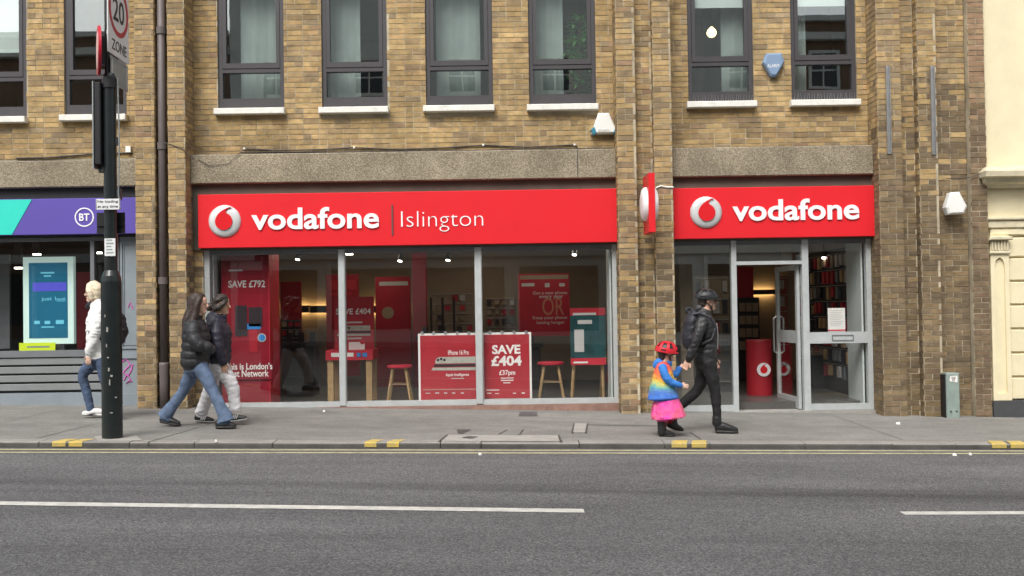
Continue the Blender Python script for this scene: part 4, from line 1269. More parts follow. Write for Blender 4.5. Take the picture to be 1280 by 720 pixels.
# warm lit shelves on the back wall
YW = 5.40
for k, (a, b) in enumerate(((352, 385), (388, 412), (446, 503))):
    xa, xb, za, zb3 = R(a, 382, b, 391, YW - .25)
    t = thing('wall_shelf', ('dark wall shelf with warm strip lights behind the red totem', 'short lit wall shelf behind the phone display table', 'long lit wall shelf behind the lone stool')[k], 'shelf', ((xa + xb) / 2, YW, za))
    MB().box(xa, xb, YW - .28, YW - .03, za, zb3).build('shelf_board', 'int_dark', t)
    MB().box(xa + .02, xb - .02, YW - .0295, YW - .012, za + .005, zb3 - .005).build('strip_light', 'lampw', t)
# red wall panels
for k, (pix, Yk, lab) in enumerate((((408, 343, 449, 470), 4.6, 'narrow dark red wall panel behind the phone display table'), ((470, 346, 514, 500), 4.4, 'dark red wall panel with a pale disc behind the lone stool'), ((351, 352, 377, 470), 4.9, 'dark red wall panel beside the tall totem'), ((516, 312, 534, 500), 4.2, 'tall dark red column panel in the shop'))):
    t = board('wall_panel', lab, pix, Yk, 'int_red', thick=.06, cat='panel')
    if k == 1:
        q = P(485, 391, Yk); MB().disc(q.x, q.z, .11, Yk - .012, Yk - .006, 0, 24).build('disc', 'int_wall', t)
        bars(t, [(474, 352, 510, 357)], Yk, 'print_pale')
    if k == 0: bars(t, [(412, 350, 445, 362), (412, 366, 440, 369)], Yk, 'print_red2')
# display table with phone poster
YTB = BY + 1.0
x0, x1, z0, z1 = R(407, 438, 466, 450, YTB)
t = thing('display_table', 'tall beech display table with a red top edge behind the window', 'table', ((x0 + x1) / 2, YTB + .3, IF_))
MB().box(x0, x1, YTB, YTB + .65, z0, z1).build('table_top', 'print_red2', t)
bars(t, [(414, 441, 442, 446)], YTB, 'print_white'); bars(t, [(446, 441, 451, 446), (453, 441, 459, 446)], YTB, 'print_blue')
for xx in (x0 + .02, x1 - .11):
    for yy in (YTB + .03, YTB + .54): MB().box(xx, xx + .09, yy, yy + .08, IF_, z0).build('leg', 'wood', t)
t = board('poster', 'red stand poster reading SAVE £404 on the beech table', (418, 371, 467.5, 437.8), YTB + .2, thick=.03)
lines(t, [('SAVE £404', (420, 385.5, 463.5, 393))], YTB + .2, 'print_white', .02)
phone(t, 421, 463, 407, 420, YTB + .2)
bars(t, [(431, 402, 453, 404), (431, 422, 452, 424)], YTB + .2)
a = R(436, 427.5, 456, 437, YTB + .19); MB().box(a[0], a[1], YTB + .187, YTB + .19, a[2], a[3]).build('card', 'print_white', t)
q = P(453, 427, YTB + .18); MB().disc(q.x, q.z, .04, YTB + .18, YTB + .185, 0, 16).build('badge', 'print_red2', t)
# stools
def stool(lab, pa, pb, ptop, Y):
    x0, x1 = XP(pa, Y, ptop), XP(pb, Y, ptop); zt_ = ZP((pa + pb) / 2, ptop, Y)
    cx, cy, r = (x0 + x1) / 2, Y + .17, (x1 - x0) / 2
    t = thing('bar_stool', lab, 'stool', (cx, cy, IF_))
    MB().lathe([(r * .9, zt_ - .045), (r, zt_ - .035), (r, zt_ - .008), (r * .94, zt_)], cx, cy, 24).build('seat', 'seat_red', t)
    for sx in (-1, 1):
        for sy in (-1, 1):
            MB().cyl((cx + sx * r * .5, cy + sy * .09, zt_ - .046), (cx + sx * r * .92, cy + sy * .17, IF_), .022, .017, 10).build('leg', 'wood', t)
    zf = IF_ + .28
    k = r * .78
    MB().tube([(cx - k, cy - .14, zf), (cx + k, cy - .14, zf), (cx + k, cy + .14, zf), (cx - k, cy + .14, zf), (cx - k, cy - .14, zf)], .008, 6).build('foot_ring', 'wood', t)
stool('red topped beech stool standing alone left of the phone poster', 482, 514, 457, BY + .9)
stool('red topped beech stool right of the SAVE £404 window poster', 672, 706, 453, BY + .9)
# screen stand on its own legs near the right end
x0, x1, z0, z1 = R(713, 385, 757, 456, BY + .55)
t = thing('display_stand', 'teal and red display board on beech legs at the right end of the window', 'display', ((x0 + x1) / 2, BY + .6, IF_))
MB().box(x0, x1, BY + .55, BY + .60, z0, z1).build('board', 'print_teal', t)
MB().box(x0, x1, BY + .545, BY + .549, z1 - .11, z1).build('header', 'print_red', t)
MB().box(x0, x1, BY + .53, BY + .549, z0, z0 + .10).build('footer', 'print_red2', t)
bars(t, [(717, 452, 735, 454)], BY + .53, 'print_white')
bars(t, [(716, 391, 745, 394), (722, 400, 740, 405), (718, 412, 730, 440)], BY + .545, 'print_pale')
for xx in (x0 + .02, x1 - .08):
    MB().cyl((xx + .03, BY + .60, z0 + .05), (xx + .03 - (.04 if xx < x0 + .1 else -.02), BY + .7, IF_), .026, .02, 10).build('leg', 'wood', t)
    MB().cyl((xx + .03, BY + .605, z0 + .05), (xx + .03, BY + 1.0, IF_), .026, .02, 10).build('leg', 'wood', t)
# wall poster with OR
YO = 3.2
t = board('wall_poster', 'large dark red wall poster with the word OR deep in the shop', (648, 342, 712, 420), YO, 'int_red', thick=.05)
lines(t, [('OR', (678, 372, 705, 394))], YO, 'or_print', .0)
lines(t, [('Get a new phone', (666, 364, 709, 369)), ('every year', (674, 369.5, 704, 374)), ('Keep your phone', (666, 395, 709, 400)), ('lasting longer', (671, 401, 706, 406))], YO, 'print_pale', .01)
bars(t, [(650, 344, 710, 349)], YO, 'int_wall')
bars(t, [(652, 354, 668, 358), (681, 354, 687, 359), (699, 354, 706, 358)], YO)
def rack(lab, pix, Y, cols, rows, pal, back='int_dark', fill=.8):
    x0, x1, z0, z1 = R(*pix, Y)
    t = thing('product_rack', lab, 'rack', ((x0 + x1) / 2, Y, IF_))
    MB().box(x0, x1, Y, Y + .05, IF_, z1).build('back_board', back, t)
    for r0 in range(rows):
        zz_ = z0 + (z1 - z0) * (r0 + .5) / rows
        MB().box(x0 + .01, x1 - .01, Y - .03, Y - .001, zz_ + (z1 - z0) / rows * .36, zz_ + (z1 - z0) / rows * .40).build('rail', 'galv', t)
        for c0 in range(cols):
            if rnd.random() > fill: continue
            xx = x0 + (x1 - x0) * (c0 + .5) / cols; w2 = (x1 - x0) / cols * rnd.uniform(.26, .36); h2 = (z1 - z0) / rows * rnd.uniform(.24, .33)
            MB().box(xx - w2, xx + w2, Y - .05, Y - .015, zz_ - h2, zz_ + h2 * .9).build('pack', rnd.choice(pal), t)
PK = ['print_dark', 'int_red', 'print_pale', 'int_wall', 'wood', 'print_red', 'bt_mid']
rack('tall rack of phone cases just inside the right door jamb', (1013, 335, 1032, 500), 3.2, 2, 8, PK)
t = thing('product_rack', 'side wall rack of hanging phone cases behind the pane with the white notice', 'rack', (sxr - .05, 2.6, IF_))
MB().box(sxr - .04, sxr - .002, 1.2, 4.3, IF_, 2.3).build('back_board', 'int_dark', t)
for r0 in range(8):
    zz_ = .35 + r0 * .25
    MB().box(sxr - .075, sxr - .045, 1.25, 4.25, zz_ + .115, zz_ + .125).build('rail', 'galv', t)
    for c0 in range(13):
        if rnd.random() < .2: continue
        yy = 1.36 + c0 * .225; h2 = rnd.uniform(.06, .10)
        MB().box(sxr - .10, sxr - .05, yy - .06, yy + .06, zz_ - h2, zz_ + .10).build('pack', rnd.choice(PK), t)
rack('rack of small boxed accessories behind the phone window poster', (537, 366, 592, 416), 3.9, 6, 4, PK, 'int_wall', .7)
rack('rack of dark accessories left of the OR poster', (607, 372, 645, 420), 4.3, 4, 4, PK, 'int_wall', .7)
rack('rack of red boxed accessories between the totem and the lit shelf', (352, 400, 376, 432), 4.2, 3, 3, PK, 'int_dark', .9)
rack('rack of accessories behind the red welcome plinth', (972, 345, 1003, 470), 5.0, 3, 6, PK, 'int_red', .8)
rack('low rack of boxes behind the fixed entrance pane', (868, 345, 912, 500), 4.0, 4, 6, PK, 'int_wall', .7)
for k, (pa, py, Y, lab) in enumerate(((372, 324, 3.0, 'small track spotlight above the lit wall shelf'), (500, 326, 3.4, 'small track spotlight above the disc panel'), (560, 325, 3.4, 'small track spotlight above the accessory rack'), (718, 318, 2.2, 'small round spotlight near the right pane'), (1030, 322, 2.4, 'small spotlight above the rack of phone cases'))):
    q = P(pa, py, Y)
    t = thing('spotlight', lab, 'light', (q.x, Y, q.z))
    MB().cyl((q.x, Y, q.z), (q.x + .01, Y + .03, q.z + .10), .045, .04, 12).build('can', 'black', t)
    MB().cyl((q.x - .002, Y - .004, q.z - .012), (q.x, Y - .001, q.z - .001), .036, .036, 12).build('diffuser', 'lamp', t)
    MB().cyl((q.x + .01, Y + .03, q.z + .10), (q.x + .01, Y + .03, IC + .002), .012, .012, 8).build('stem', 'black', t)
# middle tables and racks deep in the shop
def bench(lab, pix, Y):
    x0, x1, z0, z1 = R(*pix, Y)
    t = thing('counter', lab, 'counter', ((x0 + x1) / 2, Y, IF_))
    MB().box(x0, x1, Y, Y + .6, z1 - .06, z1).build('counter_top', 'int_dark', t)
    MB().box(x0 + .05, x1 - .05, Y + .05, Y + .55, IF_, z1 - .06).build('cabinet', 'int_dark', t)
    for k in range(3):
        xx = x0 + (x1 - x0) * (k + .5) / 3; MB().box(xx - .05, xx + .05, Y + .2, Y + .23, z1, z1 + .16).build('phone_stand', 'print_dark', t)
bench('dark low counter behind the red totem', (352, 428, 395, 500), 2.6)
bench('dark low counter behind the SAVE £404 poster', (590, 430, 680, 500), 3.0)
bench('dark long counter behind the phone poster', (520, 420, 585, 500), 3.6)
for lab, x in (('dark metal hanging rail in the middle of the shop', 546), ('dark metal hanging rail nearer the right mullion', 560)):
    a, b = P(x, 372, 3.3), P(x, 420, 3.3)
    t = thing('hanging_rail', lab, 'rail', (a.x, 3.3, IF_))
    MB().tube([(a.x - .1, 3.3, IF_), (a.x - .1, 3.3, a.z), (a.x + .1, 3.3, a.z), (a.x + .1, 3.3, IF_)], .018, 8).build('rail', 'black', t)
# ceiling lights; the square panels are unseen extras added to brighten the shop
for lab, (pa, pb, py, Y) in (('short bright ceiling light above the red totem', (318, 331, 318, 2.6)), ('small bright ceiling light near the left mullion', (428, 440, 317.5, 2.6)), ('long yellow ceiling strip light near the right pane', (640, 740, 311, 2.2))):
    A, B = P(pa, py, Y), P(pb, py, Y)
    t = thing('ceiling_light', lab, 'light', ((A.x + B.x) / 2, Y, A.z))
    MB().box(A.x, B.x, Y, Y + .09, A.z - .012, A.z + .012).build('diffuser', 'lamp', t)
    MB().box(A.x - .02, B.x + .02, Y - .012, Y + .10, A.z + .0125, IC + .002).build('housing', 'int_dark', t)
for k, (xx, yy) in enumerate(((-2.9, 1.6), (-2.6, 3.6), (-.2, 1.8), (-.4, 4.0), (3.6, 2.6))):
    t = thing('ceiling_light', ('unseen square light panel added over the red totem', 'unseen square light panel added over the warm wall shelves', 'unseen square light panel added over the window posters', 'unseen square light panel added over the OR poster', 'unseen square light panel added inside the entrance')[k], 'light', (xx, yy, IC - .03))
    MB().box(xx - .3, xx + .3, yy - .3, yy + .3, IC - .03, IC - .012).build('diffuser', 'fill_panel_light', t)
    MB().box(xx - .33, xx + .33, yy - .33, yy + .33, IC - .0115, IC + .002).build('frame', 'alu', t)
# inside the entrance
x0, x1, z0, z1 = R(937, 425, 969, 499, 1.6)
t = thing('welcome_plinth', 'red cylindrical plinth with a white ring mark inside the open door', 'plinth', ((x0 + x1) / 2, 1.6, IF_))
MB().lathe([((x1 - x0) / 2, IF_), ((x1 - x0) / 2, z1 - .02), ((x1 - x0) / 2 * .96, z1)], (x0 + x1) / 2, 1.6 + (x1 - x0) / 2, 32).build('drum', 'print_red', t, smooth=False)
roundel(t, P(954.5, 462, 1.6).x, P(954.5, 462, 1.6).z, .105, 1.6 - .002, simple=True)
board('wall_panel', 'dark red wall panel seen through the open door', (922, 334, 942, 420), 4.8, 'int_red', thick=.05, cat='panel')
xa, xb, za, zb3 = R(940, 362, 972, 368, 5.2)
t = thing('wall_shelf', 'warm lit wall shelf seen through the open door', 'shelf', ((xa + xb) / 2, 5.3, za))
MB().box(xa, xb, 5.15, 5.37, za, zb3).build('shelf_board', 'int_dark', t)
MB().box(xa + .02, xb - .02, 5.3705, 5.39, za + .004, zb3 - .004).build('strip_light', 'lampw', t)
t = thing('phone_rack', 'wall rack of small pale phone packs through the door', 'rack', (XP(935, 4.6), 4.6, IF_))
a = R(923, 372, 950, 500, 4.7); MB().box(a[0], a[1], 4.7, 4.75, IF_, a[3]).build('back_board', 'int_dark', t)
for r0 in range(4):
    for c0 in range(3):
        q = P(928 + c0 * 8, 384 + r0 * 16, 4.68); MB().box(q.x - .05, q.x + .05, 4.66, 4.698, q.z - .08, q.z + .08).build('pack', 'int_wall', t)
t = thing('notice', 'white paper notice taped inside the glass above the letter box', 'paper', (XP(1046, YF + .07), YF + .06, ZP(1046, 414, YF)))
a = R(1035, 385, 1056.5, 414.5, YF + .062)
MB().box(a[0], a[1], YF + .062, YF + .065, a[2], a[3]).build('sheet', 'print_white', t)
MB().box(a[0], a[1], YF + .0595, YF + .0615, a[2] + .01, a[2] + .03).build('red_stripe', 'print_red2', t)
for k in range(9):
    MB().box(a[0] + .03, a[1] - .03 - .02 * (k % 3), YF + .0597, YF + .0615, a[3] - .04 - k * .026, a[3] - .034 - k * .026).build('small_print', 'print_pale', t)
t = board('wall_panel', 'dark red wall panel behind the notice', (1058, 340, 1076, 470), 2.4, 'int_red', thick=.05, cat='panel')
t = board('wall_panel', 'beige side panel behind the fixed entrance pane', (851, 322, 866, 500), 1.2, 'int_wall', thick=.05, cat='panel')
x0, x1, z0, z1 = R(1015, 440, 1065, 500, 2.6)
t = thing('counter', 'dark counter behind the fixed pane with the letter box', 'counter', ((x0 + x1) / 2, 2.6, IF_))
MB().box(x0, x1, 2.6, 3.2, z1 - .05, z1).build('counter_top', 'int_wall', t)
MB().box(x0 + .04, x1 - .04, 2.65, 3.15, IF_, z1 - .05).build('cabinet', 'int_dark', t)
# neighbour shop screen
YV = BY + .28
t = board('display_screen', 'large upright teal screen in a pale surround in the purple signed shop', (29, 321, 92, 430), YV, 'screen', border='screen_fr', cat='screen', thick=.08, bt=.085)
bars(t, [(41, 353, 83, 364)], YV, 'screen_bar', 'screen_band')
bars(t, [(51, 340, 68, 342), (55, 344, 64, 346)], YV, 'screen_tx', 'screen_text')
lines(t, [('just 1', (52, 371, 70, 377)), ('month', (71, 371, 82, 377))], YV, 'screen_tx', .01)
bars(t, [(43, 401, 50, 405), (56, 401, 63, 405), (70, 400, 80, 405), (52, 408, 68, 409.5)], YV, 'screen_tx', 'screen_text')
t = board('lime_notice', 'lime yellow strip notice below the upright screen', (24, 428.5, 69, 439.5), YV - .06, 'lime', cat='notice')
bars(t, [(34, 432.5, 62, 434.5)], YV - .06, 'util')
a = R(36, 430, 80, 440, YV)
MB().box(a[0], a[1], YV + .01, YV + .07, .05, ZP(60, 431, YV)).build('stand', 'bt_dark', bpy.data.objects['display_screen'])
MB().box(XP(24, YV - .06) + .05, XP(69, YV - .06) - .05, YV - .05, YV - .03, .05, ZP(46, 439, YV)).build('stand', 'bt_dark', t)
for lab, pa, py in (('small bright spotlight above the upright screen', 45, 318), ('small bright spotlight right of the upright screen', 122, 316), ('dim spotlight at the dark end of the purple signed shop', 22, 335)):
    q = P(pa, py, 2.0)
    t = thing('spotlight', lab, 'light', (q.x, 2.0, q.z))
    MB().box(q.x - .05, q.x + .05, 2.0, 2.06, q.z - .012, q.z + .012).build('diffuser', 'lamp', t)
    MB().box(q.x - .055, q.x + .055, 1.99, 2.07, q.z + .0125, IC + .06).build('housing', 'bt_dark', t)
t = board('wall_panel', 'dark magenta wall panel in the purple signed shop', (96, 340, 113, 436), 1.6, 'int_red', thick=.05, cat='panel')
t = board('door_leaf', 'dark glazed door leaf at the end of the purple signed shop', (-10, 318, 12, 436), 1.4, 'bt_mid', thick=.05, cat='door')

# ---------------------------------------------------------------- upstairs: bulb and plant
q = P(889.5, 41, 1.2)
t = thing('pendant_bulb', 'glowing round pendant bulb behind the upper window right of the pier', 'lamp', (q.x, 1.2, q.z))
MB().lathe([(.005, q.z - .075), (.045, q.z - .06), (.072, q.z - .025), (.075, q.z + .005), (.06, q.z + .045), (.025, q.z + .08), (.02, q.z + .09)], q.x, 1.2, 20).build('bulb', 'bulb', t, smooth=True)
MB().cyl((q.x, 1.2, q.z + .091), (q.x, 1.2, UC), .008, .008, 6).build('flex', 'black', t)
q = P(714, 125, BY + .45)
t = thing('house_plant', 'leafy green house plant behind the upper window above the white alarm box', 'plant', (q.x, BY + .7, UF))
cx, cy = P(722, 60, BY + .4).x, BY + .45
MB().lathe([(.13, UF), (.17, UF + .3), (.15, UF + .3), (.14, UF + .26)], cx, cy, 16).build('pot', 'int_dark', t)
stm = MB(); lf = MB()
for k in range(44):
    a = rnd.uniform(0, 6.283); hgt = rnd.uniform(.5, 1.75); sprd = rnd.uniform(.03, .2)
    tip = Vector((cx + sprd * math.cos(a), cy + sprd * math.sin(a) * .6, UF + .25 + hgt))
    stm.tube([(cx, cy, UF + .25), (cx + sprd * .4 * math.cos(a), cy + sprd * .3 * math.sin(a), UF + .25 + hgt * .6), tip], .007, 5)
    for j in range(9):
        b = rnd.uniform(0, 6.283); ln = rnd.uniform(.12, .22); dr = Vector((math.cos(b), math.sin(b) * .5, rnd.uniform(-.6, .35)))
        s = dr.cross(Vector((0, 0, 1))).normalized() * .028
        m_ = tip + dr * ln * .5 + Vector((0, 0, .02)); e_ = tip + dr * ln
        lf.face([tip, m_ + s, e_, m_ - s])
stm.build('stem', 'leafstem', t); struct(lf.build('leaves', 'leaf', t), 'stuff')

# ---------------------------------------------------------------- terrace across the road (seen in the glass)
def terrace(name, label, x0, x1, zt_, wall_mt, trim, floors, nw):
    t = thing(name, label, 'building', ((x0 + x1) / 2, -28, gz((x0 + x1) / 2)))
    Y = -24.6
    zb_ = gz((x0 + x1) / 2) - .3
    MB().box(x0, x1 - .02, Y - 8, Y, zb_, zt_).build('wall', wall_mt, t)
    MB().box(x0 - .0, x1 - .02, Y, Y + .35, zt_ - .9, zt_ - .6).box(x0, x1 - .02, Y, Y + .2, zt_ - .1, zt_ + .1).box(x0, x1 - .02, Y, Y + .22, 3.4, 3.75).build('cornice', trim, t)
    pit = (x1 - x0) / nw
    for k in range(nw):
        xc = x0 + pit * (k + .5)
        for z0, h in floors:
            MB().frame(xc - .62, xc + .62, z0 - .1, z0 + h + .1, .12, Y, Y + .09, 0).build('window', trim, t)
            MB().box(xc - .5, xc + .5, Y + .002, Y + .02, z0, z0 + h).build('pane', 'pane_op', t)
            MB().box(xc - .5, xc + .5, Y + .02, Y + .045, z0 + h / 2 - .03, z0 + h / 2 + .03).box(xc - .03, xc + .03, Y + .021, Y + .044, z0, z0 + h).build('glazing_bar', trim, t)
        MB().box(xc - pit * .42, xc + pit * .42, Y + .002, Y + .05, gz(xc) + .5, 3.0).build('shop_front', 'pane_op', t)
        MB().box(xc - pit * .46, xc - pit * .42, Y + .002, Y + .25, gz(xc), 3.3).build('pilaster', trim, t)
fl = [(4.5, 1.9), (7.4, 1.7), (9.9, 1.3)]
terrace('terrace_house', 'pale stucco terrace across the road, mirrored in the upper windows', -11, 11, 17.5, 'stucco_op', 'sill', fl, 6)
terrace('terrace_house', 'brown brick terrace across the road beyond the stucco one', -24, -11, 12.4, 'brick_op', 'sill', fl[:2], 5)
terrace('terrace_house', 'tall brown brick terrace across the road on the downhill side', 11, 25, 12.6, 'brick_op', 'stucco_op', fl, 5)

# ---------------------------------------------------------------- bits on the pavement and road
def litter(lab, px, py, s, up=.002):
    q = G(px, py)
    up = up if q.y > ky(q.x) else up - UPST
    mb = MB(); n = 7
    r0 = random.Random(int(px))
    pts = [(q.x + s * math.cos(6.283 * k / n) * r0.uniform(.6, 1.2), q.y + s * .8 * math.sin(6.283 * k / n) * r0.uniform(.6, 1.2), gz(q.x, up + r0.uniform(.002, .025))) for k in range(n)]
    c_ = (q.x, q.y, gz(q.x, up + .03))
    for k in range(n): mb.face([pts[k], pts[(k + 1) % n], c_])
    b0 = [(x, y, gz(x, up)) for x, y, z in pts]
    for k in range(n): mb.face([b0[k], b0[(k + 1) % n], pts[(k + 1) % n], pts[k]])
    mb.face(b0[::-1])
    tag(mb.build('litter', 'print_white'), lab, 'litter')
litter('crumpled white paper on the pavement before the brick pier', 1122.5, 530.5, .03)
litter('small white scrap in the gutter before the grey service pillar', 1193, 562.5, .025)
litter('tiny white scrap in the gutter right of the kerb joint', 1213, 562, .02)
litter('white scrap on the kerb edge between the street pole and the poster window', 270, 553, .016, .006)
litter('small scrap at the gutter by the middle kerb joint', 600, 561.5, .018)
litter('pale scrap on the pavement below the left mullion', 405, 515, .02)

# ---------------------------------------------------------------- bricks: 300 nearest singly, the rest in one part
def area(b):
    c_ = b[0]
    if b[1].x < .5 or abs(b[3] - .215) > .002 or abs(b[4] - .064) > .002: return 0
    d = c_.y + DIST
    px = 640 + FPX * c_.x / d; py = 382 - FPX * (c_.z - CAMZ) / d
    if not (4 < px < 1276 and 2 < py < 520): return 0
    return b[3] * b[4] / d ** 2 * (1 + .03 * (hash((round(c_.x, 2), round(c_.z, 2))) % 7) / 7)
order = sorted(range(len(BR)), key=lambda i: -area(BR[i]))
single = set(i for i in order[:300] if area(BR[i]) > 0)
meshes = {}
def brick_mesh(ci, var):
    if (ci, var) in meshes: return meshes[ci, var]
    r0 = random.Random(ci * 10 + var)
    mb = MB().box(-.1075, .1075, 0, .05, -.032, .032, 0, PAL[ci], back=False)
    mb.v = [(x + r0.uniform(-.002, .002), y + (r0.uniform(-.003, .002) if y < .01 else 0), z + r0.uniform(-.002, .002)) for x, y, z in mb.v]
    o = mb.build('brick', 'brick', bld, local=True)
    me = o.data; bpy.data.objects.remove(o)
    meshes[ci, var] = me
    return me
rest = MB()
off = bld.location
for i, (c_, u, nrm, w_, h_, ci) in enumerate(BR):
    if i in single:
        o = bpy.data.objects.new('brick', brick_mesh(ci, rnd.randrange(3)))
        COL.objects.link(o); o.parent = bld
        o.location = c_ - off + Vector((0, rnd.uniform(-.002, .002), 0))
    else:
        k = len(rest.v)
        j = lambda: rnd.uniform(-.0015, .0015)
        pr_ = rnd.uniform(-.002, .003)
        f = []
        for su, sz in ((-1, -1), (1, -1), (1, 1), (-1, 1)):
            q = c_ + u * (su * w_ / 2 + j()) + Vector((0, 0, sz * h_ / 2 + j()))
            f.append((q + nrm * (pr_ + j()), q - nrm * .016))
        g = rnd.uniform(.85, 1.15)
        col = tuple(min(1, x * g) for x in PAL[ci])
        rest.face([q[0] for q in f], 0, col)
        for a in range(4):
            b = (a + 1) % 4
            rest.face([f[a][1], f[b][1], f[b][0], f[a][0]], 0, col)
struct(rest.build('brickwork', 'brick', bld), 'stuff')
# ---------------------------------------------------------------- people
M['skin'] = mat('skin', (0.62, 0.38, 0.28), 0.5, var=0.06, vs=20, spec=0.3)
M['skin2'] = mat('skin_light_brown', (0.54, 0.33, 0.22), 0.5, var=0.06, vs=20, spec=0.3)
M['skin3'] = mat('skin_pale', (0.66, 0.43, 0.33), 0.5, var=0.06, vs=20, spec=0.3)
M['puffer'] = mat('black_puffer_fabric', (0.020, 0.021, 0.024), 0.54, var=0.3, vs=14, bump=0.4, bs=38)
M['puffer2'] = mat('navy_puffer_fabric', (0.020, 0.019, 0.034), 0.54, var=0.3, vs=14, bump=0.4, bs=38)
M['jeans'] = mat('blue_denim', (0.115, 0.165, 0.26), 0.85, var=0.35, vs=7, bump=0.4, bs=60)
M['jeans_d'] = mat('dark_denim', (0.055, 0.085, 0.15), 0.85, var=0.3, vs=7, bump=0.4, bs=60)
M['trousers'] = mat('off_white_cotton', (0.68, 0.67, 0.68), 0.85, var=0.10, vs=6, bump=0.4, bs=40)
M['leather'] = mat('black_leather', (0.020, 0.021, 0.022), 0.5, var=0.4, vs=12, bump=1.0, bs=32)
M['legging'] = mat('black_legging', (0.009, 0.009, 0.010), 0.75, var=0.2, vs=9, bump=0.2)
M['shoe_b'] = mat('black_shoe', (0.016, 0.017, 0.017), 0.45, var=0.2, vs=20)
M['shoe_w'] = mat('white_trainer', (0.66, 0.65, 0.64), 0.5, var=0.1, vs=18)
M['sole_w'] = mat('pale_sole', (0.45, 0.45, 0.43), 0.7)
M['sole_b'] = mat('dark_sole', (0.025, 0.022, 0.02), 0.7)
M['coat_w'] = mat('white_coat', (0.76, 0.77, 0.75), 0.75, var=0.07, vs=8, bump=0.5, bs=28)
M['hair_br'] = mat('brown_hair', (0.040, 0.022, 0.016), 0.45, var=0.5, vs=40, bump=0.5, bs=120)
M['hair_dk'] = mat('dark_hair', (0.034, 0.024, 0.019), 0.45, var=0.5, vs=40, bump=0.5, bs=120)
M['hair_bl'] = mat('pale_blonde_hair', (0.74, 0.64, 0.46), 0.5, var=0.3, vs=40, bump=0.5, bs=120)
M['hel_b'] = mat('black_helmet', (0.020, 0.022, 0.024), 0.35, var=0.1)
M['hel_r'] = mat('red_helmet', (0.62, 0.020, 0.035), 0.32, var=0.08, vs=20)
M['blue_sl'] = mat('bright_blue_cotton', (0.035, 0.19, 0.58), 0.8, var=0.12, vs=10, bump=0.3, bs=40)
M['tights'] = mat('red_tights', (0.42, 0.010, 0.035), 0.7, var=0.1)
M['pink'] = mat('pink_tulle', (0.80, 0.035, 0.40), 0.7, var=0.8, vs=5, col2=(0.78, 0.16, 0.20), det=2)
M['bag'] = mat('dark_backpack_fabric', (0.017, 0.018, 0.026), 0.6, var=0.25, vs=12, bump=0.3)
M['eye_w'] = mat('eye', (0.10, 0.08, 0.07), 0.2)
M['lip'] = mat('lips', (0.46, 0.21, 0.17), 0.5)
def tie_dye(z0, z1):
    m = bpy.data.materials.new('tie_dye_cotton'); m.use_nodes = True
    n = m.node_tree; L = n.links.new; b = n.nodes['Principled BSDF']
    b.inputs['Roughness'].default_value = .8
    pos = n.nodes.new('ShaderNodeNewGeometry').outputs['Position']
    nz = n.nodes.new('ShaderNodeTexNoise'); nz.inputs['Scale'].default_value = 9; nz.inputs['Detail'].default_value = 3
    L(pos, nz.inputs['Vector'])
    sx = n.nodes.new('ShaderNodeSeparateXYZ'); L(pos, sx.inputs[0])
    mr = n.nodes.new('ShaderNodeMapRange'); mr.inputs[1].default_value = z0; mr.inputs[2].default_value = z1
    L(sx.outputs[2], mr.inputs[0])
    ad = n.nodes.new('ShaderNodeMath'); ad.operation = 'MULTIPLY_ADD'; ad.inputs[1].default_value = .55
    L(nz.outputs['Fac'], ad.inputs[0])
    s_ = n.nodes.new('ShaderNodeMath'); s_.operation = 'SUBTRACT'; s_.inputs[1].default_value = .275
    L(mr.outputs[0], s_.inputs[0]); L(s_.outputs[0], ad.inputs[2])
    cr_ = n.nodes.new('ShaderNodeValToRGB'); e = cr_.color_ramp.elements
    e[0].position = .05; e[0].color = (.05, .16, .55, 1); e[1].position = .95; e[1].color = (.72, .10, .08, 1)
    for p_, c_ in ((.2, (.10, .22, .50, 1)), (.33, (.12, .38, .32, 1)), (.46, (.55, .50, .10, 1)), (.62, (.75, .36, .06, 1)), (.8, (.74, .12, .06, 1))):
        k = e.new(p_); k.color = c_
    L(ad.outputs[0], cr_.inputs[0]); L(cr_.outputs[0], b.inputs['Base Color'])
    return m

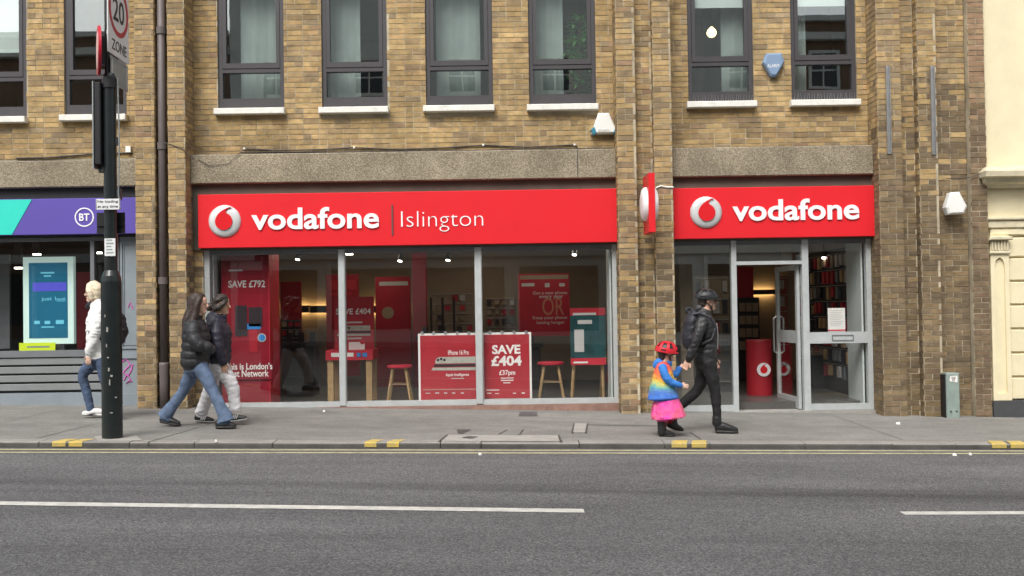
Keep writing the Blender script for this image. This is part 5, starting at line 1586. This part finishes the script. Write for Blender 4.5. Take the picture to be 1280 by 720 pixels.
def V(*a): return Vector(a)
class Body:
    def __init__(s): s.l = []; s.caps = []
    def add(s, pts, radii, mi, lat=(0, 1, 0), sub=4, quilt=None, cap=.8):
        """lofted tapered limb; radii: r or (lateral, other)"""
        P_ = np.array([tuple(p) for p in pts], float)
        R_ = np.array([(r, r) if not isinstance(r, (tuple, list)) else r for r in radii], float)
        A_ = np.concatenate([P_, R_], 1)
        n = len(A_); out = []
        for i in range(n - 1):
            a, b, c, d = A_[max(i - 1, 0)], A_[i], A_[i + 1], A_[min(i + 2, n - 1)]
            for k in range(sub):
                t = k / sub
                q = .5 * ((2 * b) + (c - a) * t + (2 * a - 5 * b + 4 * c - d) * t * t + (3 * b - a - 3 * c + d) * t ** 3)
                q[3:] = b[3:] + (c[3:] - b[3:]) * (t * t * (3 - 2 * t))
                out.append(q)
        out.append(A_[-1]); out = np.array(out)
        if quilt:
            L = np.concatenate([[0], np.cumsum(np.linalg.norm(np.diff(out[:, :3], axis=0), axis=1))])
            w_ = np.abs(np.sin(np.pi * L / quilt[0]))
            out[:, 3:] += (quilt[1] * (np.sqrt(w_) - .7))[:, None]
        s.l.append((out, mi, np.array(lat, float))); s.caps.append(cap)
        return s
    def frames(s, out, lat):
        T = np.gradient(out[:, :3], axis=0) if len(out) > 1 else np.array([[0, 0, 1.]])
        T /= np.linalg.norm(T, axis=1)[:, None] + 1e-12
        A = lat[None, :] - T * (T @ lat)[:, None]
        bad = np.linalg.norm(A, axis=1) < .15
        if bad.any():
            alt = np.array([1., 0, 0]); A[bad] = alt - T[bad] * (T[bad] @ alt)[:, None]
        A /= np.linalg.norm(A, axis=1)[:, None]
        return T, A, np.cross(T, A)
    def mesh(s, n=16):
        mb = MB()
        for (out, mi, lat), cap in zip(s.l, s.caps):
            T, A, B = s.frames(out, lat)
            rings = []
            e = out[0]; m = min(e[3], e[4])
            for k in (.92, .7, .38): rings.append((e[:3] - T[0] * m * k * cap, e[3:] * math.sqrt(1 - k * k), A[0], B[0]))
            for i in range(len(out)): rings.append((out[i, :3], out[i, 3:], A[i], B[i]))
            e = out[-1]; m = min(e[3], e[4])
            for k in (.38, .7, .92): rings.append((e[:3] + T[-1] * m * k * cap, e[3:] * math.sqrt(1 - k * k), A[-1], B[-1]))
            k0 = len(mb.v)
            for c, r, a, b in rings:
                for j in range(n):
                    th = 2 * math.pi * j / n
                    mb.v.append(tuple(c + a * r[0] * math.cos(th) + b * r[1] * math.sin(th)))
            for i in range(len(rings) - 1):
                for j in range(n):
                    mb.f.append((k0 + i * n + j, k0 + i * n + (j + 1) % n, k0 + (i + 1) * n + (j + 1) % n, k0 + (i + 1) * n + j))
            mb.f.append(tuple(k0 + j for j in reversed(range(n))))
            e0 = k0 + (len(rings) - 1) * n
            mb.f.append(tuple(e0 + j for j in range(n)))
        mb.m = [0] * len(mb.f); mb.c = [None] * len(mb.f)
        return mb
    def build(s, name, mats, parent, voxel=.006, smooth=3, wrinkle=None, seed=1):
        o = s.mesh().build('loft', mats[0])
        md = o.modifiers.new('r', 'REMESH'); md.mode = 'VOXEL'; md.voxel_size = voxel; md.adaptivity = 0
        if smooth:
            ms = o.modifiers.new('s', 'SMOOTH'); ms.factor = .5; ms.iterations = smooth
        dg = bpy.context.evaluated_depsgraph_get()
        me = bpy.data.meshes.new_from_object(o.evaluated_get(dg))
        loc = np.array(o.location)
        old = o.data; bpy.data.objects.remove(o); bpy.data.meshes.remove(old)
        nv = len(me.vertices)
        co = np.empty(nv * 3); me.vertices.foreach_get('co', co); co = co.reshape(-1, 3) + loc
        best = np.full(nv, 1e9); who = np.zeros(nv, int)
        for out, mi, lat in s.l:
            T, A, B = s.frames(out, lat)
            sp = np.linalg.norm(out[-1, :3] - out[0, :3]) / max(len(out) - 1, 1)
            for i in range(len(out)):
                q = co - out[i, :3]
                d = (q @ A[i] / out[i, 3]) ** 2 + (q @ B[i] / out[i, 4]) ** 2 + (q @ T[i] / max(sp, min(.6 * min(out[i, 3:]), .035))) ** 2
                k = d < best
                best[k] = d[k]; who[k] = mi
        if wrinkle:
            no = np.empty(nv * 3); me.vertices.foreach_get('normal', no); no = no.reshape(-1, 3)
            rg_ = np.random.RandomState(seed); h = np.zeros(nv)
            for k in range(14):
                f = rg_.normal(size=3) * np.array([28, 28, 60]) * rg_.uniform(.4, 1.3)
                h += np.sin(co @ f + rg_.uniform(0, 6.28) + 1.5 * np.sin(co @ (rg_.normal(size=3) * 22))) / 3.5
            amp = np.array([wrinkle.get(i, 0) for i in range(len(mats))])[who]
            co = co + no * (h * amp)[:, None]
        off = np.zeros(3); q = parent
        while q is not None:
            off += np.array(q.location); q = q.parent
        me.vertices.foreach_set('co', (co - off).ravel())
        for m_ in list(me.materials): pass
        me.materials.clear()
        for m_ in mats: me.materials.append(M[m_] if isinstance(m_, str) else m_)
        npoly = len(me.polygons)
        ls = np.empty(npoly, int); me.polygons.foreach_get('loop_start', ls)
        vi = np.empty(len(me.loops), int); me.loops.foreach_get('vertex_index', vi)
        me.polygons.foreach_set('material_index', who[vi[ls]])
        me.polygons.foreach_set('use_smooth', np.ones(npoly, bool))
        me.update(); me.name = name
        ob = bpy.data.objects.new(name, me); COL.objects.link(ob); ob.parent = parent
        return ob

def head(b, c, H, s, skin, lipi=None, tilt=0.0):
    """c = middle of the head; s = +1 faces +X"""
    def q(f, l, z):
        f2 = f * math.cos(tilt) + z * math.sin(tilt); z2 = -f * math.sin(tilt) + z * math.cos(tilt)
        return c + V(s * f2 * H, l * H, z2 * H)
    b.add([q(.24, 0, -.46), q(.18, 0, -.36), q(.09, 0, -.2), q(.03, 0, 0), q(0, 0, .2), q(-.02, 0, .35), q(-.02, 0, .45)],
          [(.11 * H, .10 * H), (.19 * H, .19 * H), (.27 * H, .31 * H), (.32 * H, .40 * H), (.335 * H, .44 * H), (.28 * H, .37 * H), (.15 * H, .2 * H)], skin)
    b.add([q(.40, 0, .06), q(.455, 0, -.04), q(.49, 0, -.115), q(.43, 0, -.14)], [.03 * H, .042 * H, .055 * H, .045 * H], skin)
    b.add([q(.33, -.17, .1), q(.41, 0, .11), q(.33, .17, .1)], [.04 * H] * 3, skin, lat=(0, 0, 1))
    b.add([q(.355, -.09, -.265), q(.40, 0, -.255), q(.355, .09, -.265)], [.032 * H] * 3, skin if lipi is None else lipi, lat=(0, 0, 1))
    b.add([q(.36, 0, -.40), q(.30, 0, -.44)], [.075 * H] * 2, skin)
    for l in (-1, 1):
        b.add([q(-.02, l * .33, -.13), q(-.05, l * .355, -.02), q(-.05, l * .35, .06)], [(.03 * H, .05 * H), (.03 * H, .085 * H), (.03 * H, .06 * H)], skin)
    return q
def eyes(q, H, parent):
    for l in (-1, 1):
        p = q(.355, l * .15, .015); k = .042 * H
        MB().lathe([(k * math.sin(a), p.z - k * math.cos(a)) for a in (.2, .8, 1.57, 2.3, 2.9)], p.x, p.y, 10).build('eye', 'eye_w', parent, smooth=True)
def hand(b, w_, d, side, nrm, mi, sc=1.0, curl=.5):
    d = Vector(d).normalized(); side = Vector(side); side = (side - d * side.dot(d)).normalized(); nrm_ = Vector(nrm); nrm_ = (nrm_ - d * nrm_.dot(d) - side * nrm_.dot(side)).normalized()
    b.add([w_ - d * .02 * sc, w_ + d * .03 * sc, w_ + d * .082 * sc], [(.026 * sc, .018 * sc), (.036 * sc, .016 * sc), (.038 * sc, .013 * sc)], mi, lat=side)
    for i, ln in enumerate((.070, .078, .073, .056)):
        p = w_ + d * .080 * sc + side * (.0315 - .021 * i) * sc
        pts = [p]; a = curl * .35
        for k in range(3):
            p = p + (d * math.cos(a) + nrm_ * math.sin(a)) * ln * sc * (.42, .32, .26)[k]
            pts.append(p); a += curl
        b.add(pts, [.0088 * sc, .0085 * sc, .008 * sc, .0066 * sc], mi, lat=side, sub=3)
    p = w_ + d * .025 * sc + side * .032 * sc
    b.add([p, p + (d * .7 + side * .55 + nrm_ * .35).normalized() * .035 * sc, p + (d * .9 + side * .35 + nrm_ * .5).normalized() * .066 * sc], [.013 * sc, .0105 * sc, .008 * sc], mi, lat=nrm_, sub=3)
def shoe(b, hx, tx, y, s, up_h, up_t, upper, sole, ln=None, sc=1.0, boot=0):
    """shoe from heel x to toe x; up_* lifts above the ground"""
    zh, zt_ = gz(hx, up_h), gz(tx, up_t)
    def q(t, z): return V(hx + (tx - hx) * t, y, zh + (zt_ - zh) * t + z * sc)
    b.add([q(.12, .055), q(.35, .058), q(.62, .046), q(.90, .034)], [(.036 * sc, .042 * sc), (.038 * sc, .045 * sc), (.044 * sc, .034 * sc), (.036 * sc, .022 * sc)], upper)
    b.add([q(.08, .017), q(.4, .015), q(.7, .015), q(.94, .016)], [(.036 * sc, .016 * sc), (.038 * sc, .015 * sc), (.046 * sc, .015 * sc), (.036 * sc, .013 * sc)], sole)
    return q(.18, .09)
def wp(Y0): return lambda px, py, dy=0.0: P(px, py, Y0 + dy)
def helmet(parent, c, a, bl, h, s, mt, tilt, chin=None, strap='black'):
    """vented cycle helmet: shell grid with recessed slots, peak and straps"""
    nT, nP = 40, 12
    def pt(th, ph, k):
        x = a * k * math.cos(ph) * math.cos(th); y = bl * k * math.cos(ph) * math.sin(th); z = h * k * math.sin(ph) ** .9 if ph > 0 else h * k * ph
        if math.cos(th) > 0: z += .012 * math.cos(th) * math.cos(ph)
        x2 = x * math.cos(tilt) + z * math.sin(tilt); z2 = -x * math.sin(tilt) + z * math.cos(tilt)
        return (c.x + s * x2, c.y + y, c.z + z2)
    mb = MB(); vt = MB()
    ph = [(-.10 + 1.62 * j / nP) for j in range(nP + 1)]
    for i in range(nT):
        t0, t1 = 2 * math.pi * i / nT, 2 * math.pi * (i + 1) / nT
        for j in range(nP):
            slot = (i % 5 in (1, 2, 3)) and (3 <= j <= 7) or (i % 10 in (6, 7, 8) and 1 <= j <= 1)
            q = [pt(t0, ph[j], 1), pt(t1, ph[j], 1), pt(t1, ph[j + 1], 1), pt(t0, ph[j + 1], 1)]
            q2 = [pt(t0, ph[j], .9), pt(t1, ph[j], .9), pt(t1, ph[j + 1], .9), pt(t0, ph[j + 1], .9)]
            if slot: vt.face(q2 if s > 0 else q2[::-1])
            else:
                mb.face(q if s > 0 else q[::-1]); mb.face(q2[::-1] if s > 0 else q2)
                for k in range(4): mb.face([q[k], q[(k + 1) % 4], q2[(k + 1) % 4], q2[k]])
    o = mb.build('helmet', mt, parent)
    struct(vt.build('vent', 'black', o), 'stuff')
    pk = MB(); nn = 10
    for i in range(nn):
        t0, t1 = -.75 + 1.5 * i / nn, -.75 + 1.5 * (i + 1) / nn
        w0, w1 = 1 + .16 * math.cos(t0 * 2), 1 + .16 * math.cos(t1 * 2)
        A_, B_ = pt(t0, .0, .98), pt(t1, .0, .98); C_, D_ = pt(t1, -.04, w1 + .0), pt(t0, -.04, w0)
        pk.face([A_, B_, C_, D_]); up_ = lambda p: (p[0], p[1], p[2] + .008)
        pk.face([up_(D_), up_(C_), up_(B_), up_(A_)]); pk.face([D_, C_, up_(C_), up_(D_)])
    pk.build('peak', mt, o)
    if chin:
        for l in (-1, 1):
            MB().tube([pt(.5 * l + (0 if 1 else 0), -.05, .93), (chin.x - s * .01, chin.y + l * bl * .62, chin.z + .06), (chin.x, chin.y + l * .012, chin.z - .004)], .006, 5).build('strap', strap, o)
            MB().tube([pt(2.0 * l, -.05, .93), (chin.x - s * .03, chin.y + l * bl * .66, chin.z + .055), (chin.x, chin.y + l * .012, chin.z - .004)], .006, 5).build('strap', strap, o)
    return o

# --- person with long brown hair, black puffer, flared jeans
def person_flared():
    Y0 = G(285, 535).y; p = wp(Y0)
    x = p(246, 455).x
    t = thing('person', 'person with long brown hair, black puffer jacket and flared blue jeans, hands in pockets', 'person', (x, Y0, gz(x)))
    mats = ['skin', 'puffer', 'jeans', 'shoe_b', 'sole_b', 'lip']
    b = Body(); H = .222
    hc = p(248.5, 380.5); q = head(b, hc, H, 1, 0, 5)
    b.add([p(245, 402), p(246, 394), p(248, 385)], [.062, .055, .055], 0)
    b.add([p(244, 459), p(244, 448), p(245, 435), p(245.5, 420), p(244, 407), p(244.5, 399), p(246, 395)], [(.19, .15), (.20, .165), (.20, .162), (.215, .158), (.195, .13), (.11, .10), (.075, .078)], 1, quilt=(.10, .022))
    for dy, ex in ((-1, 0), (1, 3)):
        b.add([p(243.5, 405, .155 * dy), p(241 + ex, 416, .225 * dy), p(247 + ex, 430, .245 * dy), p(257 + ex, 433.5, .215 * dy), p(264 + ex, 437, .17 * dy)], [.07, .078, .078, .068, .058], 1, quilt=(.085, .017))
    b.add([p(246, 448), p(246, 456), p(246, 463)], [(.165, .125), (.165, .13), (.13, .11)], 2)
    b.add([p(250, 458, -.085), p(259, 474, -.095), p(268, 493, -.10), p(276, 509, -.10), p(281.5, 521, -.10), p(283, 526, -.10)], [.092, .083, .064, .068, .084, (.085, .098)], 2, cap=.08)
    b.add([p(242, 458, .085), p(236, 474, .09), p(228, 490, .09), p(217, 505, .09), p(208.5, 517, .09), p(205.5, 521.5, .09)], [.092, .083, .064, .066, .08, (.085, .092)], 2, cap=.08)
    shoe(b, p(272, 530).x, p(298.5, 530).x, Y0 - .10, 1, 0, .012, 3, 4, sc=1.1)
    shoe(b, p(196, 530).x, p(223, 530).x, Y0 + .09, 1, .04, 0, 3, 4, sc=1.1)
    b.build('body', mats, t, .006, 3, {1: .002, 2: .003})
    eyes(q, H, t)
    h = Body()
    h.add([q(-.08, 0, .46), q(-.17, 0, .30), q(-.24, 0, .05), q(-.30, 0, -.3), p(236, 400), p(234.5, 415), p(234, 430), p(235, 437)], [(.05, .06), (.08, .088), (.086, .09), (.09, .08), (.105, .07), (.12, .058), (.115, .045), (.08, .03)], 0)
    for l in (-1, 1):
        h.add([q(.16, l * .12, .47), q(.12, l * .34, .22), q(.02, l * .40, -.1), q(-.06, l * .42, -.5), p(240, 405, l * .12), p(238, 424, l * .15)], [.03, .038, .042, .045, .045, .03], 0)
    h.build('hair', ['hair_br'], t, .006, 4, {0: .001}, 5)
person_flared()

def person_white_trousers():
    Y0 = G(255, 530).y + .02; p = wp(Y0)
    x = p(273, 455).x
    t = thing('person', 'person with dark hair in a bun, navy puffer jacket, off white trousers and striped trainers', 'person', (x, Y0, gz(x)))
    mats = ['skin2', 'puffer2', 'trousers', 'shoe_b', 'sole_w', 'lip', 'shoe_w']
    b = Body(); H = .222
    hc = p(276.5, 381.5); q = head(b, hc, H, 1, 0, 5)
    b.add([p(272, 402), p(273.5, 394), p(276, 386)], [.06, .054, .054], 0)
    b.add([p(271, 452), p(271.5, 445), p(272, 430), p(272.5, 417), p(271, 406), p(271.5, 398), p(273, 394)], [(.19, .145), (.20, .165), (.205, .16), (.21, .16), (.19, .13), (.115, .105), (.08, .088)], 1, quilt=(.095, .014))
    b.add([p(262, 399, -.0), p(265, 396), p(273, 393), p(279, 396), p(281, 399)], [.05, .06, .05, .045, .03], 1, lat=(0, 1, 0))
    for dy in (-1, 1):
        e = 0 if dy < 0 else 4
        b.add([p(270.5, 405, .15 * dy), p(270 + e, 417, .21 * dy), p(272.5 + e, 432, .225 * dy), p(277 + e, 446, .20 * dy), p(279 + e, 453, .18 * dy)], [.07, .078, .074, .064, .052], 1, quilt=(.085, .012))
        w_ = p(279.5 + e, 454, .18 * dy)
        hand(b, w_, (.12, 0, -1), (1, 0, 0), (0, -dy, 0), 0, .95, .45)
    b.add([p(271, 445), p(271.5, 455), p(272, 462)], [(.165, .12), (.17, .13), (.13, .11)], 2)
    b.add([p(275, 457, -.08), p(284, 471, -.09), p(291, 485, -.09), p(293, 500, -.09), p(294.5, 514, -.09)], [.094, .088, .078, .072, .074], 2, cap=.1)
    b.add([p(269, 457, .08), p(266, 474, .085), p(261, 490, .085), p(255, 507, .085), p(251, 517.5, .085)], [.094, .088, .08, .074, .076], 2, cap=.1)
    shoe(b, p(284, 524).x, p(312, 524).x, Y0 - .09, 1, .02, .06, 3, 4)
    shoe(b, p(240, 528).x, p(266, 528).x, Y0 + .085, 1, .012, 0, 3, 4)
    sx = p(254.5, 524).x
    bd = b.build('body', mats, t, .006, 3, {1: .002, 2: .0035}, 2)
    for k in range(3):
        for base, yy, zz_ in ((p(249, 526).x, Y0 + .085 - .045, .012), (p(294, 522).x, Y0 - .09 - .046, .055)):
            xx = base + .022 * k
            z = gz(xx, zz_)
            MB().prism([(xx, z + .028), (xx + .012, z + .028), (xx + .03, z + .075), (xx + .018, z + .075)], yy - .004, yy + .012).build('shoe_stripe', 'shoe_w', bd)
    eyes(q, H, t)
    h = Body()
    h.add([q(.30, 0, .34), q(.16, 0, .42), q(-.02, 0, .38), q(-.14, 0, .2), q(-.20, 0, 0), q(-.24, 0, -.22), q(-.22, 0, -.36)], [(.055, .024), (.072, .042), (.084, .06), (.085, .074), (.080, .068), (.06, .045), (.035, .025)], 0)
    for l in (-1, 1): h.add([q(.33, l * .12, .27), q(.24, l * .29, .12), q(.08, l * .36, -.04), q(-.12, l * .35, -.16), q(-.36, l * .14, -.16)], [.022, .03, .033, .036, .03], 0)
    for l in (-1, 1): h.add([q(.24, l * .16, .36), q(.06, l * .22, .36), q(-.16, l * .24, .22)], [.03, .038, .04], 0)
    h.add([q(-.44, 0, -.08), q(-.60, 0, -.06), q(-.62, 0, -.16)], [.04, .052, .045], 0)
    h.build('hair', ['hair_dk'], t, .005, 2, {0: .003}, 6)
person_white_trousers()

def person_blonde():
    Y0 = G(112, 523.5).y; p = wp(Y0)
    x = p(125, 450).x
    t = thing('person', 'person with pale blonde hair in a white jacket walking behind the black street pole', 'person', (x, Y0, gz(x)))
    mats = ['skin3', 'coat_w', 'jeans_d', 'shoe_w', 'sole_w', 'lip', 'bag']
    b = Body(); H = .222
    hc = p(117, 366); q = head(b, hc, H, -1, 0, 5)
    b.add([p(124, 388), p(121, 379), p(119, 371)], [.06, .056, .056], 0)
    b.add([p(124, 446), p(124, 436), p(124.5, 420), p(124, 404), p(124.5, 391), p(123, 383), p(121, 379)], [(.19, .155), (.19, .155), (.185, .15), (.20, .15), (.185, .125), (.11, .10), (.08, .085)], 1)
    b.add([p(108.5, 384), p(113, 380), p(120, 377), p(127, 380)], [.025, .04, .05, .05], 6)
    for dy in (-1, 1):
        e = 0 if dy < 0 else 22
        b.add([p(124, 391, .15 * dy), p(121 + e * .4, 405, .20 * dy), p(118 + e * .8, 421, .215 * dy), p(113.5 + e, 436, .20 * dy), p(112 + e, 442, .19 * dy)], [.07, .07, .066, .056, .05], 1)
        hand(b, p(111.5 + e, 443.5, .19 * dy), (-.15, 0, -1), (-1, 0, 0), (0, -dy, 0), 0, .95, .5)
    b.add([p(124, 440), p(124, 448), p(124, 455)], [(.16, .12), (.16, .13), (.13, .11)], 2)
    b.add([p(121, 449, .085), p(111, 459, .09), p(103.5, 470, .09), p(108.5, 490, .09), p(113, 511, .09)], [.088, .08, .062, .054, .045], 2)
    b.add([p(127, 449, -.085), p(131, 468, -.09), p(135, 486, -.09), p(142, 502, -.09), p(147, 513, -.09)], [.088, .08, .062, .054, .045], 2)
    shoe(b, p(127, 521).x, p(98, 521).x, Y0 + .09, -1, .02, .03, 3, 4)
    shoe(b, p(153, 520).x, p(134, 524).x, Y0 - .09, -1, .07, .0, 3, 4)
    bd = b.build('body', mats, t, .006, 3, {1: .0045, 2: .003}, 3)
    a = p(112, 515, .09 - .05)
    MB().prism([(a.x - .05, a.z - .035), (a.x + .02, a.z - .045), (a.x + .07, a.z - .01), (a.x, a.z - .028)], a.y - .008, a.y + .006).build('shoe_swoosh', 'shoe_b', bd)
    eyes(q, H, t)
    h = Body()
    h.add([q(.14, 0, .50), q(-.05, 0, .43), q(-.18, 0, .24), q(-.22, 0, 0), q(-.22, 0, -.25), q(-.2, 0, -.42)], [(.06, .04), (.085, .06), (.09, .08), (.088, .075), (.08, .06), (.06, .04)], 0)
    for l in (-1, 1): h.add([q(.20, l * .15, .44), q(.13, l * .34, .22), q(.04, l * .37, 0), q(-.02, l * .35, -.3)], [.03, .036, .038, .03], 0)
    h.build('hair', ['hair_bl'], t, .006, 2, {0: .003}, 7)
    bx_ = p(147, 410)
    g = thing('backpack', 'small black rucksack on the back of the white jacketed walker', 'bag', (bx_.x, Y0, p(147, 426).z))
    bb_ = Body()
    bb_.add([p(147, 424), p(147.5, 412), p(146.5, 398), p(145, 391)], [(.13, .095), (.15, .11), (.14, .09), (.09, .05)], 0)
    bb_.add([p(154, 421), p(154.5, 413), p(153.5, 407)], [(.10, .035), (.11, .045), (.09, .03)], 0)
    bb_.build('pack', ['bag'], g, .008, 3, {0: .004}, 8)
    for l in (-1, 1): MB().tube([p(144, 394, .1 * l), p(134, 386, .125 * l), p(120, 390, .13 * l), p(109, 402, .125 * l), p(113, 420, .17 * l), p(128, 424, .17 * l), p(142, 421, .1 * l)], .016, 6).build('strap', 'bag', g)
person_blonde()

HANDS = {}
def person_cyclist():
    Y0 = G(907, 540.5).y; p = wp(Y0)
    x = p(884, 450).x
    t = thing('person', 'person in black helmet, leather jacket and leggings striding and holding a child by the hand', 'person', (x, Y0, gz(x)))
    mats = ['skin', 'leather', 'legging', 'shoe_b', 'sole_b', 'lip']
    b = Body(); H = .222
    hc = p(884.5, 376); q = head(b, hc, H, 1, 0, 5)
    b.add([p(879, 398), p(880.5, 390), p(883.5, 382)], [.062, .056, .056], 0)
    b.add([p(882, 447), p(882.5, 438), p(883, 424), p(883, 411), p(880, 401), p(879.5, 394), p(881, 389)], [(.165, .135), (.16, .13), (.15, .12), (.18, .132), (.175, .115), (.105, .095), (.072, .075)], 1)
    b.add([p(871, 388), p(874, 385.5), p(880, 387), p(886, 392)], [.035, .05, .045, .03], 1)
    # near arm trails back to the child's hand; far arm swings forward
    b.add([p(878.5, 401, -.16), p(874, 415, -.205), p(868.5, 430, -.21), p(864, 442, -.20), p(860.5, 449.5, -.18)], [.07, .066, .058, .05, .04], 1)
    w_ = p(860, 450.5, -.18)
    hand(b, w_, (-.45, -.1, -.9), (.9, 0, -.45), (-.2, -1, .1), 0, .95, .75)
    HANDS['w'] = w_ + Vector((-.45, -.1, -.9)).normalized() * .075
    b.add([p(881, 401, .16), p(884, 415, .20), p(885, 428, .205), p(889, 440, .19), p(892, 447, .17)], [.07, .066, .058, .05, .04], 1)
    hand(b, p(892.4, 448, .17), (.25, -.1, -1), (1, 0, 0), (0, -1, 0), 0, .95, .6)
    b.add([p(882, 440), p(882, 449), p(882, 457)], [(.165, .12), (.172, .14), (.14, .125)], 2)
    b.add([p(885, 452, -.085), p(890, 471, -.09), p(894, 490, -.09), p(895.5, 508, -.09), p(896.5, 526, -.09)], [.094, .083, .062, .056, .044], 2)
    b.add([p(880, 452, .085), p(878, 470, .09), p(871, 488, .09), p(855, 503, .09), p(843, 513, .09)], [.094, .083, .064, .058, .044], 2)
    shoe(b, p(891.5, 535).x, p(921, 535).x, Y0 - .09, 1, 0, .0, 3, 4, sc=1.3)
    b.add([p(896, 529, -.09), p(896, 522, -.09)], [.056, .055], 3)
    sh_ = p(833, 521, .09)
    q1, q2 = p(836, 513, .09), p(846, 534, .09)
    b.add([q1, q1.lerp(q2, .35), q1.lerp(q2, .7), q2], [(.04, .042), (.042, .048), (.046, .036), (.036, .024)], 3)
    b.add([p(832.5, 514.5, .09), p(836.5, 525, .09), p(842, 535.5, .09)], [(.042, .014), (.044, .014), (.036, .012)], 4)
    bd = b.build('body', mats, t, .006, 3, {1: .006, 2: .003}, 4)
    eyes(q, H, t)
    h = Body()
    h.add([q(-.1, 0, .3), q(-.22, 0, .1), q(-.26, 0, -.15), q(-.24, 0, -.42)], [(.08, .08), (.082, .07), (.07, .055), (.04, .03)], 0)
    h.build('hair', ['hair_dk'], t, .006, 2, {0: .003}, 9)
    helmet(t, q(-.08, 0, .12), .146, .108, .118, 1, 'hel_b', rad(9), chin=q(.22, 0, -.50))
    MB().tube([p(896, 404, -.10), p(897.5, 420, -.11), p(897, 436, -.10)], .006, 5).build('zip', 'galv', bd)
    g0 = p(862, 410)
    g = thing('backpack', 'dark navy backpack on the back of the leather jacketed cyclist', 'bag', (g0.x, Y0, p(862, 432).z))
    bb_ = Body()
    bb_.add([p(863.5, 431), p(863, 418), p(864, 402), p(867, 391)], [(.13, .085), (.145, .10), (.14, .085), (.10, .05)], 0)
    bb_.add([p(856.5, 428), p(856, 418), p(858, 408)], [(.10, .035), (.11, .04), (.09, .03)], 0)
    bb_.add([p(861, 392), p(858, 387), p(863, 385), p(867, 390)], [.016, .018, .018, .016], 0)
    bb_.build('pack', ['bag'], g, .008, 3, {0: .004}, 10)
    for l in (-1, 1): MB().tube([p(866, 393, .1 * l), p(874, 391.5, .12 * l), p(888, 397, .135 * l), p(894.5, 410, .13 * l), p(890, 424, .165 * l), p(878, 430, .165 * l), p(866, 429, .1 * l)], .018, 6).build('strap', 'bag', g)
person_cyclist()

def person_child():
    Y0 = G(832, 545).y; p = wp(Y0)
    x = p(832, 500).x
    t = thing('person', 'small child in red cycle helmet, blue sleeved tie dye top and pink skirt', 'person', (x, Y0, gz(x)))
    M['tiedye'] = tie_dye(p(828, 497).z, p(828, 455).z)
    mats = ['skin3', 'tiedye', 'pink', 'shoe_b', 'sole_b', 'lip', 'blue_sl', 'tights']
    b = Body(); H = .19
    hc = p(833.5, 441); q = head(b, hc, H, 1, 0, 5)
    b.add([p(829.5, 457), p(831, 450), p(832.5, 445)], [.042, .04, .04], 0)
    b.add([p(829, 497.5), p(828.5, 488), p(829, 475), p(829, 465), p(829, 458.5), p(830, 454.5)], [(.165, .185), (.145, .16), (.118, .128), (.115, .11), (.10, .085), (.06, .06)], 1, cap=.15)
    b.add([p(835.5, 522), p(834.5, 513), p(833, 503), p(831.5, 494), p(830.5, 487)], [(.19, .20), (.175, .178), (.15, .152), (.125, .128), (.10, .10)], 2, cap=.06)
    for k in range(9):
        a = 6.283 * k / 9; c_, s_ = math.cos(a), math.sin(a)
        b.add([p(835.5, 521) + V(.165 * c_, .155 * s_, 0), p(834, 508) + V(.14 * c_, .135 * s_, 0), p(832, 497) + V(.105 * c_, .10 * s_, 0)], [.042, .034, .022], 2, cap=.2)
    b.add([p(819, 458), p(822, 452.5), p(829, 451), p(836, 453), p(838, 456)], [.028, .040, .036, .03, .022], 6)
    b.add([p(828, 459, -.085), p(831.5, 469, -.125), p(838, 477.5, -.13), p(846, 480.5, -.115), p(850.5, 481.8, -.10)], [.048, .048, .043, .038, .032], 6)
    hand(b, p(851, 482, -.10), (1, .1, -.12), (0, .2, 1), (0, 1, 0), 0, .72, .5)
    HW = HANDS['w']
    a = p(850, 461, .12)
    w2 = HW + Vector((-.045, -.01, -.012))
    b.add([p(832, 459, .08), p(838, 466, .11), p(844, 468, .12), w2 + Vector((-.03, .005, -.012))], [.048, .045, .04, .031], 6)
    hand(b, w2 + Vector((-.022, 0, -.008)), (1, .15, .25), (0, .3, 1), (0, 1, -.2), 0, .72, .8)
    b.add([p(829.5, 512, -.05), p(828.5, 522, -.05), p(828, 532, -.05)], [.062, .055, .048], 7)
    b.add([p(837, 512, .05), p(839, 522, .05), p(840, 528, .05)], [.062, .055, .048], 7)
    # boots
    b.add([p(827.5, 541, -.05), p(827.5, 533, -.05), p(827.5, 525.5, -.05)], [.05, .052, .058], 3)
    shoe(b, p(822, 541).x, p(843, 541).x, Y0 - .05, 1, 0, 0, 3, 4, sc=.85)
    b.add([p(840, 532, .05), p(841, 526, .05), p(841, 520, .05)], [.048, .052, .056], 3)
    e0, e1 = p(836.5, 530, .05), p(853, 537, .05)
    b.add([e0, e0.lerp(e1, .4), e0.lerp(e1, .8), e1], [(.038, .042), (.04, .042), (.042, .032), (.03, .02)], 3)
    b.build('body', mats, t, .0055, 3, {1: .0016, 2: .0012, 6: .002}, 5)
    eyes(q, H, t)
    h = Body(); h.add([q(-.1, 0, .25), q(-.25, 0, .05), q(-.28, 0, -.2), q(-.26, 0, -.38)], [(.07, .07), (.072, .06), (.06, .045), (.04, .03)], 0)
    h.build('hair', ['hair_br'], t, .006, 2, {0: .003}, 11)
    helmet(t, q(-.05, 0, .06), .128, .104, .125, 1, 'hel_r', rad(12), chin=q(.22, 0, -.50))
person_child()
